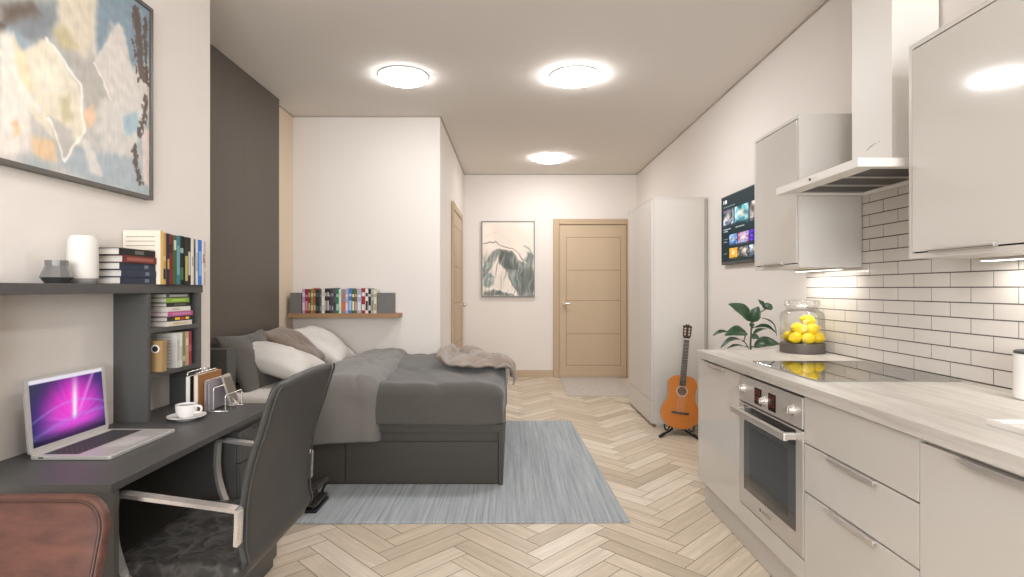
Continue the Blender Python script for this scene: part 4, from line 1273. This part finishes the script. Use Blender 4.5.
# wall cabinets
def wall_cabinet(y0, y1, label, hy):
    t = thing('wall_cabinet', label, 'cabinet', (1.62, (y0+y1)/2, 1.368), 'kitchen wall cabinets')
    xb, xf = XR-.0125, 1.45; z0, z1 = 1.368, 2.145; w = .018
    b = BM()
    box(b, xf+.003, xb, y0, y0+w, z0, z1, bev=.001); box(b, xf+.003, xb, y1-w, y1, z0, z1, bev=.001)
    box(b, xf+.003, xb, y0+w, y1-w, z0, z0+w, bev=.001); box(b, xf+.003, xb, y0+w, y1-w, z1-w, z1, bev=.001)
    box(b, xb-.01, xb, y0+w, y1-w, z0+w, z1-w)
    obj('cabinet_body', b, M_carc, t)
    b = BM(); box(b, xf+.014, xf+.02, y0+w, y1-w, z0+w, z1-w); obj('gap_shade', b, M_shadow, t)  # dark sheet behind the door paints the shade in its gaps
    b = BM(); box(b, xf, xf+.0135, y0+w+.004, y1-w-.004, z0+w+.005, z1-w-.006, bev=.0012)
    d = obj('door', b, M_gloss, t)
    b = BM(); zz = z0+w+.004; box(b, xf-.012, xf+.004, hy[0], hy[1], zz-.004, zz+.002, bev=.0008); box(b, xf-.012, xf-.0095, hy[0], hy[1], zz-.002, zz+.010, bev=.0006)
    obj('edge_handle', b, M_steel, d)
    ly = (y0+y1)/2 if y0 > 2.5 else 1.80
    b = BM(); box(b, 1.665, 1.705, y0+.05, y1-.05, z0-.010, z0-.0005, bev=.001); lh = obj('under_light', b, M_steel, t, smooth=True, auto=True)
    b = BM(); box(b, 1.670, 1.700, y0+.055, y1-.055, z0-.0118, z0-.0098); obj('diffuser', b, M_puck, lh)
    la = bpy.data.lights.new('cabinet_lamp', 'AREA'); la.shape = 'RECTANGLE'; la.size = .03; la.size_y = (y1-y0)-.12; la.energy = PUCK; la.color = (1, .95, .88)
    lo = bpy.data.objects.new('cabinet_lamp', la); COL.objects.link(lo); lo.location = (1.685, (y0+y1)/2, z0-.014)
PUCK = 1.5
wall_cabinet(2.779, 3.295, 'gloss greige wall cabinet between the screen and the extractor hood', (2.932, 3.177))
wall_cabinet(1.41, 2.014, 'large gloss greige wall cabinet on the other side of the hood, over the worktop', (1.644, 1.903))

# extractor hood
def hood():
    t = thing('extractor_hood', 'steel chimney extractor hood with flat canopy above the hob', 'extractor hood', (1.6, 2.42, 1.724))
    xb = XR-.0125; X0, Ya, Yb = 1.318, 2.095, 2.745; z0, z1 = 1.725, 1.759
    b = BM(); box(b, X0, xb, Ya, Yb, z1-.004, z1, bev=.001)
    for q in ((X0, X0+.016, Ya, Yb), (xb-.016, xb, Ya, Yb), (X0+.016, xb-.016, Ya, Ya+.016), (X0+.016, xb-.016, Yb-.016, Yb)): box(b, *q, z0, z1-.0042)
    box(b, X0+.016, X0+.085, Ya+.016, Yb-.016, z0+.002, z0+.008); box(b, xb-.05, xb-.016, Ya+.016, Yb-.016, z0+.002, z0+.008)
    box(b, X0+.085, xb-.05, Ya+.016, Ya+.05, z0+.002, z0+.008); box(b, X0+.085, xb-.05, Yb-.05, Yb-.016, z0+.002, z0+.008)
    obj('canopy', b, mat('chimney_steel', '#e8e4de'), t)
    ys = [Ya+.05+i*(Yb-Ya-.1)/3 for i in range(4)]
    for a, c in zip(ys, ys[1:]):
        b = BM(); box(b, X0+.087, xb-.052, a+.002, c-.018, z0+.006, z0+.012)
        for i in range(7):
            yy = a+.006+i*(c-a-.026)/7; box(b, X0+.092, xb-.058, yy, yy+.006, z0+.003, z0+.0062)
        obj('grease_filter', b, mat('filter_mesh', '#6b6763', .5), t)
        b = BM(); box(b, X0+.087, xb-.052, c-.017, c-.003, z0+.001, z0+.009, bev=.001); box(b, X0+.06, X0+.10, c-.012, c-.006, z0+.0005, z0+.0025); obj('filter_bar', b, M_steel, t)
    b = BM(); box(b, 1.573, xb, 2.277, 2.545, z1+.0002, CEIL-.001, bev=.001); ch = obj('chimney', b, mat('chimney_steel', '#e8e4de', .42, metal=.3), t)
    b = BM(); box(b, X0-.001, X0+.002, 2.37, 2.42, z0+.010, z0+.024); obj('control_strip', b, M_white, t)
    b = BM(); cyl(b, (X0+.001, 2.432, z0+.017), (X0-.003, 2.432, z0+.017), .006); obj('button', b, M_black, t)
    # small script mark on the chimney
    b = BM(); tube(b, catmull([(1.5724, 2.44, 1.872), (1.5724, 2.425, 1.876), (1.5724, 2.41, 1.886), (1.5724, 2.405, 1.880), (1.5724, 2.39, 1.888), (1.5724, 2.375, 1.887)], 5), .0011, 6)
    tube(b, [(1.5724, 2.358, 1.889), (1.5724, 2.35, 1.890)], .0011, 6); obj('logo', b, mat('script_grey', '#a8a19a'), ch)
hood()

# jar of lemons
def jar():
    c = (1.638, 3.105, .9005); R = .115
    t = thing('glass_jar', 'large clear glass jar with a dark base holding lemons on the worktop', 'jar', c)
    b = BM(); lathe(b, [(0, 0), (R, 0), (R+.001, .004), (R+.001, .052), (R-.004, .054), (0, .054)], c, 48, cap=False); obj('jar_base', b, mat('dark_taupe_base', '#59514c', .45), t, smooth=True, auto=True)
    gm = glass_mat('jar_glass', (.985, .99, .985), .55, .02, 1.45)
    b = BM(); lathe(b, [(R-.002, .0545), (R-.001, .10), (R-.001, .205), (R-.008, .226), (R-.03, .240), (R-.036, .246), (R-.036, .256)], c, 48, cap=False); obj('jar_wall', b, gm, t, smooth='open')
    b = BM(); lathe(b, [(R-.040, .2565), (R-.026, .258), (R-.024, .266), (R-.026, .290), (R-.03, .294), (0, .296)], c, 48, cap=False); obj('lid', b, gm, t, smooth='open')
    rl = random.Random(11)
    specs = [(-.062, -.048, .032, .3), (.0, -.066, .030, 1.4), (.062, -.040, .032, 2.4), (.066, .035, .032, .5), (-.04, .058, .032, 1.9), (.022, .05, .031, 2.9),
             (-.028, -.02, .078, 2.2), (.030, -.045, .080, .1), (.052, .018, .082, 1.1), (-.01, .038, .080, .7), (.026, -.012, .126, 2.75)]
    G = 'lemons in the glass jar'
    txt = ['bottom layer towards the plant', 'bottom layer at the front, lying lengthwise', 'bottom layer towards the tiles', 'bottom layer at the back beside the tiles', 'bottom layer at the back beside the plant', 'bottom layer at the back middle', 'middle layer towards the plant', 'middle layer at the front under the top lemon', 'middle layer towards the tiles', 'middle layer at the back', 'top of the heap']
    for (dx, dy, dz, a), tx in zip(specs, txt):
        ctr = V((c[0]+dx, c[1]+dy, .9005+.054+dz)); ax = V((math.cos(a), math.sin(a)*.6, .25*math.sin(a*3))).normalized()
        if 'lengthwise' in tx: ax = V((1, .1, 0)).normalized()
        b = BM(); prof = [(0, -.043), (.006, -.041), (.010, -.037), (.021, -.029), (.029, -.014), (.031, 0), (.029, .014), (.021, .029), (.011, .037), (.007, .042), (.003, .045), (0, .0455)]
        lathe(b, prof, (0, 0, 0), 20, cap=False)
        rot = V((0, 0, 1)).rotation_difference(ax).to_matrix()
        for v in b.verts: v.co = rot @ v.co + ctr
        o = obj('lemon', b, M_lemon, smooth=True); tag(o, 'yellow lemon in the glass jar, ' + tx, 'lemon', G)
jar()

# canister and sink
b = BM(); c = (1.70, 1.778, .9005)
t = thing('canister', 'white cylindrical canister with a dark lid line on the worktop by the tiles', 'canister', c)
lathe(b, [(0, 0), (.058, 0), (.061, .004), (.061, .145), (.058, .148), (0, .148)], c, 40, cap=False); obj('canister_body', b, M_white, t, smooth=True, auto=True)
b = BM(); lathe(b, [(0, .1482), (.059, .1482), (.060, .153), (.056, .157), (0, .158)], c, 40, cap=False); obj('lid', b, M_deskd, t, smooth=True, auto=True)
def sink():
    t = thing('sink', 'white ceramic sink with a raised rim let into the worktop', 'sink', (1.5, 1.15, .9))
    x0, x1, y0, y1 = 1.256, 1.70, .66, 1.46
    b = BM(); prism(b, roundrect(x0+.0125, x1-.0125, y0+.0125, y1-.0125, .004, 4), 'z', .9005, .9045)
    for q in ((x0, x1, y0, y0+.012), (x0, x1, y1-.012, y1), (x0, x0+.012, y0+.012, y1-.012), (x1-.012, x1, y0+.012, y1-.012)): box(b, *q, .9005, .914)
    obj('sink_rim', b, mat('sink_ceramic', '#d8d4ce', .4, spec=.4), t)
    b = BM()
    for i in range(7): box(b, x0+.06+i*.05, x0+.066+i*.05, 1.06, 1.40, .9043, .906)
    obj('drainer_ridge', b, M_white, t)
    b = BM(); lathe(b, [(0, .0), (.03, 0), (.032, .003), (0, .004)], (1.48, .86, .9044), 24, cap=False); obj('drain', b, M_chrome, t, smooth=True)
    b = BM(); cyl(b, (1.66, .9, .9045), (1.66, .9, .94), .02); tube(b, smoothpath([(1.66, .9, .93), (1.66, .9, 1.14), (1.62, .9, 1.2), (1.5, .9, 1.19), (1.47, .9, 1.13)], 2), .011, 10); obj('tap', b, M_chrome, t, smooth=True)
sink()

# ================================================================== SCREEN ON THE WALL
def tv():
    ya, yb, z0, z1 = 3.62, 4.585, 1.455, 2.012; xf = XR-.035
    t = thing('television', 'wall-mounted television showing a dark menu of film tiles', 'television', (XR-.018, (ya+yb)/2, z0))
    b = BM(); box(b, xf, XR-.012, ya, yb, z0, z1, bev=.002); obj('tv_body', b, mat('tv_black', '#2b2a29', .3), t)
    b = BM(); box(b, XR-.012, XR-.0005, 3.95, 4.25, 1.6, 1.85); obj('wall_bracket', b, M_black, t)
    W = yb-ya-.016; Hh = z1-z0-.03
    def tile(u, v, u0, u1, v0, v1, seed, base):
        s, r = (u-u0)/(u1-u0), (v-v0)/(v1-v0)
        n1 = noise.noise(V((s*2.2+seed, r*2.2, seed))); n2 = noise.noise(V((s*5+seed, r*5, seed*2)))
        c = mixc(hx(base[0]), hx(base[1]), sst(-.3, .35, n1)); c = mixc(c, hx(base[2]), sst(.05, .4, n2))
        blob = math.exp(-(((s-.5)/.2)**2+((r-.42)/.22)**2)); c = mixc(c, hx(base[3]), min(1, blob*.9))
        body = math.exp(-(((s-.5)/.3)**4+((r-.95)/.3)**4)); c = mixc(c, hx(base[0]), min(1, body*.7))
        if r > .86: c = mixc(c, hx('#0b1a1c'), .55)
        return c
    pal = [('#2a3d4a', '#c9d6dc', '#7d5c86', '#e0c0a8'), ('#16505c', '#bfe0e6', '#5fb0b8', '#e6c9b0'), ('#3a3030', '#d9d0c8', '#8f8a86', '#f0e8e0'), ('#1f4a86', '#b9cfe6', '#4e86c9', '#d9b8a0'), ('#8fb4d9', '#d98ac0', '#c04a4a', '#f0dcd0'), ('#3a1f9a', '#5a3ad0', '#8a5af0', '#2a1560'), ('#3a2018', '#b06a40', '#5a3020', '#d8a080'), ('#e0a030', '#f0c860', '#c06a20', '#f6e6c0'), ('#3a3a3a', '#e0dcd6', '#a09a90', '#d0b0a0')]
    T = []
    for a, c in ((.045, .255), (.285, .545), (.57, .83)): T.append((a, c, .20, .475))
    for v0, v1 in ((.60, .765), (.805, .965)):
        for a, c in ((.175, .335), (.355, .545), (.565, .755), (.775, .96)): T.append((a, c, v0, v1))
    bg = hx('#0d2226')
    def fn(u, v_):
        u = 1-u; v = 1-v_
        c = mixc(bg, hx('#123238'), u*.8)
        for i, (a, b2, v0, v1) in enumerate(T):
            if a <= u <= b2 and v0 <= v <= v1: return tile(u, v, a, b2, v0, v1, i*3.7+1, pal[i % 9])
        if .045 <= u <= .115 and .05 <= v <= .105 and (u < .06 or u > .07) : return hx('#e6ecec')
        def dash(u0, u1, v0, v1, f): return u0 <= u <= u1 and v0 <= v <= v1 and (math.sin(u*f)+.3*math.sin(u*f*2.7) > -.25)
        if dash(.045, .30, .15, .165, 190): return hx('#8a9a9c')
        if dash(.05, .2, .50, .512, 260) or dash(.05, .15, .53, .54, 300): return hx('#cfd8d8')
        if dash(.30, .47, .50, .512, 240): return hx('#cfd8d8')
        if dash(.05, .13, .65, .66, 300) or dash(.05, .12, .69, .70, 300) or dash(.05, .12, .87, .88, 300): return hx('#aab8b8')
        return c
    canvas('screen', (xf-.0006, ya+.008, z0+.022), (0, W, 0), (0, 0, Hh), 200, 130, fn, vcol_mat('tv_screen', .5, 1.25), t, label='glowing menu of small film tiles on dark teal')
tv()

# ================================================================== WARDROBE
def wardrobe():
    x0, x1, y0, y1, z1 = 1.264, XR-.004, 4.993, 5.98, 2.076
    t = thing('wardrobe', 'tall pale greige two-door wardrobe between the kitchen and the entrance door', 'wardrobe', ((x0+x1)/2, (y0+y1)/2, 0))
    b = BM(); box(b, x0+.022, x1, y0, y1, .03, z1, bev=.0015); box(b, x0+.05, x1-.02, y0+.02, y1-.02, .0005, .031); obj('wardrobe_body', b, M_ward, t)
    b = BM(); box(b, x0+.004, x1, y0-.004, y1+.002, z1, z1+.014, bev=.001); obj('top_board', b, M_ward, t)
    ym = (y0+y1)/2
    for a, c in ((y0+.002, ym-.0012), (ym+.0012, y1-.002)):
        b = BM(); box(b, x0+.002, x0+.021, a, c, .243, z1-.003, bev=.0012); obj('door', b, M_ward, t)
    b = BM(); box(b, x0+.002, x0+.021, y0+.002, y1-.002, .034, .238, bev=.0012); obj('drawer', b, M_ward, t)
    b = BM(); box(b, x1-.005, x1+.001, y0-.006, y0, .0, z1) if False else box(b, x1-.03, x1-.001, y0-.005, y0-.0005, .03, z1-.002); obj('scribe_strip', b, mat('grey_edge', '#a8a29a', .5), t)
wardrobe()

# ================================================================== GUITAR ON ITS STAND
def guitar():
    base = V((1.424, 4.70, .062))
    t = thing('guitar', 'orange-topped classical guitar upright on a floor stand by the wardrobe', 'guitar', base)
    ctrl = [(a_*1.05, c_) for a_, c_ in [(0, .0), (.05, .004), (.105, .028), (.142, .075), (.153, .125), (.143, .18), (.117, .235), (.107, .275), (.109, .325), (.116, .365), (.108, .405), (.080, .438), (.040, .451), (0, .453)]]
    half = [(p.x, p.z) for p in catmull([(a, 0, c) for a, c in ctrl], 5)]
    outl = half+[(-x, z) for x, z in half[::-1][1:-1]]
    D = .085
    R = Matrix.Rotation(math.radians(5.6), 3, 'Y') @ Matrix.Rotation(math.radians(-10), 3, 'X')
    R = Matrix.Rotation(math.radians(-14), 3, 'Z') @ R
    def G(bm):
        for v in bm.verts: v.co = base + R @ v.co
        return bm
    b = BM(); prism(b, outl, 'y', .001, D, bev=.002)
    body = obj('body', G(b), mat('dark_rosewood', '#3a1f14', .3, coat=.4), t)
    b = BM(); prism(b, outl, 'y', -.003, .0005); obj('soundboard', G(b), mat('orange_spruce', '#bd7128', .5, spec=.25, grain=((60, 60, 3), .08)), body)
    zc = .318
    b = BM(); cyl(b, (0, -.003, zc), (0, -.0045, zc), .048, seg=36); obj('rosette', G(b), mat('rosette_pale', '#b9a58a', .5), body)
    b = BM(); cyl(b, (0, -.0046, zc), (0, -.0052, zc), .037, seg=36); obj('sound_hole', G(b), mat('sound_hole_dark', '#59301a', .7), body)
    b = BM(); box(b, -.072, .072, -.012, -.0031, .124, .142, bev=.003); box(b, -.036, .036, -.016, -.0118, .131, .135); obj('bridge', G(b), mat('ebony', '#221712', .4), body)
    b = BM()
    for sx in (-1, 1): box(b, sx*.062-.011, sx*.062+.011, -.013, -.0122, .125, .141)
    obj('bridge_tie_block', G(b), M_black, body)
    b = BM(); prism(b, [(-.024, .44), (.024, .44), (.021, .770), (-.021, .770)], 'y', .003, .022, bev=.005); nk = obj('neck', G(b), mat('neck_mahogany', '#4a2a1a', .4), t)
    b = BM(); prism(b, [(-.0265, .362), (.0265, .362), (.0225, .767), (-.0225, .767)], 'y', -.0075, .0028)
    for i in range(15):
        z = .767-.60*(1-2**(-(i+1)/12)); box(b, -.0245, .0245, -.0088, -.0074, z-.0011, z+.0011, mi=1)
    box(b, -.0225, .0225, -.0105, .002, .767, .773, mi=2)
    obj('fretboard', G(b), [mat('fretboard_dark', '#35302b', .8, spec=.15), mat('fret_metal', '#8f8b85', .5), M_white], nk)
    hp_ = [(-.022, .773), (.022, .773), (.034, .8), (.036, .865), (.038, .893), (.02, .891), (.012, .907), (0, .897), (-.012, .907), (-.02, .891), (-.038, .893), (-.036, .865), (-.034, .8)]
    b = BM(); prism(b, hp_, 'y', -.002, .014)
    for v in b.verts: v.co.y += (v.co.z-.773)*.2
    hd = obj('headstock', G(b), mat('headstock_dark', '#2c1812', .35), t)
    for sx in (-1, 1):
        b = BM(); zz = (.81)
        box(b, sx*.017-.006, sx*.017+.006, -.003, .012, .80, .875)
        for v in b.verts: v.co.y += (v.co.z-.773)*.2
        obj('slot', G(b), mat('slot_pale', '#8a7a68', .6), hd)
        for zz in (.81, .837, .864):
            b = BM(); yy = .007+(zz-.773)*.2
            cyl(b, (sx*.034, yy, zz), (sx*.046, yy, zz), .003, seg=8); box(b, sx*.046-.004, sx*.046+.006, yy-.003, yy+.003, zz-.007, zz+.007, bev=.001) if sx > 0 else box(b, sx*.046-.006, sx*.046+.004, yy-.003, yy+.003, zz-.007, zz+.007, bev=.001)
            cyl(b, (sx*.017-.007, yy-.008, zz), (sx*.017+.007, yy-.008, zz), .004, seg=8); obj('tuning_peg', G(b), mat('peg_ivory', '#cfc6b6', .4), hd)
    for i in range(6):
        f = (i-2.5)/2.5; b = BM(); tube(b, [(f*.028, -.017, .133), (f*.018, -.0125, .773)], .0006, 5); obj('string', G(b), mat('string_pale', '#bdb6aa', .35, metal=.4), t)
    # ---- stand
    s = thing('guitar_stand', 'low black folding stand with rubber-tipped feet under the guitar', 'stand', (1.45, 4.76, 0), None)
    Rz = Matrix.Rotation(math.radians(-14), 3, 'Z')
    def Sp(x, y, z): return V((1.426, 4.70, 0)) + Rz @ V((x, y, z))
    for sx in (-1, 1):
        b = BM(); pts = smoothpath([Sp(sx*.05, .10, .032), Sp(sx*.09, .03, .022), Sp(sx*.155, -.10, .0125)], 1)
        tube(b, pts, .009, 8); lg = obj('leg', b, M_black, s, smooth=True)
        b = BM(); tube(b, [Sp(sx*.118, -.03, .0215), Sp(sx*.158, -.108, .0135)], .013, 10); obj('rubber_foot', b, M_rubber, lg, smooth=True)
        b = BM(); pts = smoothpath([Sp(sx*.06, .14, .05), Sp(sx*.085, .06, .048), Sp(sx*.092, -.02, .05), Sp(sx*.115, -.035, .056), Sp(sx*.122, -.035, .105)], 2)
        tube(b, pts, .0065, 8); obj('cradle_arm', b, M_rubber, s, smooth=True)
    b = BM(); tube(b, [Sp(-.06, .14, .06), Sp(.06, .14, .06)], .008, 8)
    for sx in (-1, 1): tube(b, [Sp(sx*.06, .14, .06), Sp(sx*.05, .10, .032)], .008, 8)
    tube(b, smoothpath([Sp(0, .14, .06), Sp(0, .20, .03), Sp(0, .25, .01)], 1), .008, 8)
    tube(b, [Sp(0, .14, .06), Sp(0, .21, .26)], .008, 8); tube(b, [Sp(-.09, .205, .26), Sp(.09, .205, .26)], .011, 8); obj('back_support', b, M_black, s, smooth=True)
guitar()

# ================================================================== PLANT BEHIND THE WORKTOP
def plant():
    d0 = 3.62
    def Pt(px, py, d=d0): return V(((px-512)/F*d, d, H+(288.5-py)/F*d))
    c = V((1.565, d0, 0))
    t = thing('potted_plant', 'broad-leaved rubber plant rising from behind the end of the worktop', 'plant', c)
    b = BM(); lathe(b, [(0, 0), (.11, 0), (.125, .01), (.15, .42), (.152, .44), (.142, .44), (.138, .40), (0, .40)], c, 32, cap=False); obj('pot', b, mat('grey_planter', '#8b867f', .6), t, smooth=True, auto=True)
    b = BM(); lathe(b, [(0, .412), (.138, .405)], c, 24, cap=False); obj('soil', b, mat('soil', '#33261d', .95, bump=(40, .6)), t, smooth='open')
    stem_pts = catmull([c+V((0, 0, .41)), c+V((.01, 0, .62)), Pt(750.5, 348), Pt(751, 335), Pt(751.5, 321.5)], 8)
    b = BM(); tube(b, stem_pts, .008, 8, r_end=.005); obj('stem', b, M_stem, t, smooth=True)
    def leaf(base, tip, w, up, droop, stalk=None, d1=0., d2=0.):
        A = Pt(*base, d0+d1); B = Pt(*tip, d0+d2); ax = B-A; L = ax.length; ax.normalize()
        U = V(up); U = (U-ax*U.dot(ax)).normalized(); S = ax.cross(U)
        bm = BM(); n, m = 16, 6; g = []
        for i in range(n+1):
            s = i/n; wd = w*.66*(math.sin(PI*min(1, s**.85))**.75)*(1-.25*s) if 0 < s < 1 else 0.0008
            rowv = []
            for j in range(m+1):
                q = j/m*2-1
                p = A+ax*(L*s)+S*(q*wd)+U*(droop*math.sin(PI*s)+abs(q)*wd*.28)
                p += U*(.004*noise.noise(V((s*4, q*2, base[0]))))
                rowv.append(bm.verts.new(p))
            g.append(rowv)
        for i in range(n):
            for j in range(m): bm.faces.new((g[i][j], g[i+1][j], g[i+1][j+1], g[i][j+1]))
        o = obj('leaf', bm, M_leaf, t, smooth='open')
        for pl_ in o.data.polygons: pl_.use_smooth = True
        md = o.modifiers.new('Solidify', 'SOLIDIFY'); md.thickness = .0012
        if stalk:
            b = BM(); tube(b, smoothpath([Pt(*stalk), (Pt(*stalk)+A)/2+V((0, 0, .01)), A], 1), .0035, 6); obj('leaf_stalk', b, M_stem, t, smooth=True)
    tocam = (-.4, -1, .25)
    leaf((750.5, 320), (728, 304), .085, (-.1, -.9, .6), .02, None, 0, -.06)
    leaf((750.5, 321.5), (759, 306.5), .070, (-.4, -1, .1), .012, None, 0, -.03)
    leaf((766, 309), (771.5, 304.5), .05, (-.3, -1, .4), .01, (752, 320), 0, 0)
    leaf((765, 309.5), (757.5, 299.5), .034, (.5, -1, .2), .008, None, 0, .02)
    leaf((759, 317.5), (776.5, 336), .036, (.5, -.3, .8), .035, (752, 324), 0, -.04)
    leaf((754, 327.8), (776, 333), .044, (.1, -.5, .9), .028, (751.5, 330), 0, -.05)
    leaf((753, 334), (767, 329), .030, (-.1, -.4, 1), .012, (751, 338), 0, .05)
    leaf((753.5, 347), (780, 344.5), .075, (.0, -.75, .7), .03, (751, 348), -.02, -.10)
    leaf((746.5, 332.5), (724.5, 335.5), .075, (-.1, -.8, .7), .02, (744, 341), 0, -.08)
    leaf((727, 331.5), (712.5, 336), .032, (-.1, -.5, .9), .012, (742, 330), .02, .02)
    leaf((742, 340.5), (720.5, 348), .04, (-.4, -.5, .9), .035, (748, 347), 0, -.04)
    leaf((745, 347), (727, 348.5), .03, (-.1, -.3, 1), .015, (749, 348.5), 0, -.03)
    leaf((751, 337), (759.5, 338.5), .04, (.0, -.8, .6), .008, None, 0, -.03)
    leaf((750, 326), (754.5, 324), .03, (-.2, -1, .2), .005, None, -.01, -.03)
plant()

# ================================================================== LIGHT
w = bpy.data.worlds.new('World'); SC.world = w; w.use_nodes = True
bg = w.node_tree.nodes['Background']; bg.inputs[0].default_value = (*lin('#dfe8f5'), 1); bg.inputs[1].default_value = 1.0
la = bpy.data.lights.new('added_window_light', 'AREA'); la.shape = 'RECTANGLE'; la.size = 2.4; la.size_y = 1.6; la.energy = 215; la.color = (.97, .985, 1)  # fill light added behind the viewer, shining in through the unseen opening
lo = bpy.data.objects.new('added_window_light', la); COL.objects.link(lo); lo.location = (.12, YF-.25, 1.65); lo.rotation_euler = (math.radians(90), 0, 0)

# ================================================================== CAMERA
cam = bpy.data.cameras.new('Camera'); co = bpy.data.objects.new('Camera', cam); COL.objects.link(co)
co.location = (0, 0, H); co.rotation_euler = (PI/2, 0, 0)
cam.sensor_width = 36; cam.lens = F/1024*36; cam.clip_start = .05
SC.camera = co
SC.view_settings.view_transform = 'Standard'; SC.view_settings.look = 'None'; SC.view_settings.gamma = 1
SC.view_settings.use_curve_mapping = False
SC.view_settings.exposure = 0.14
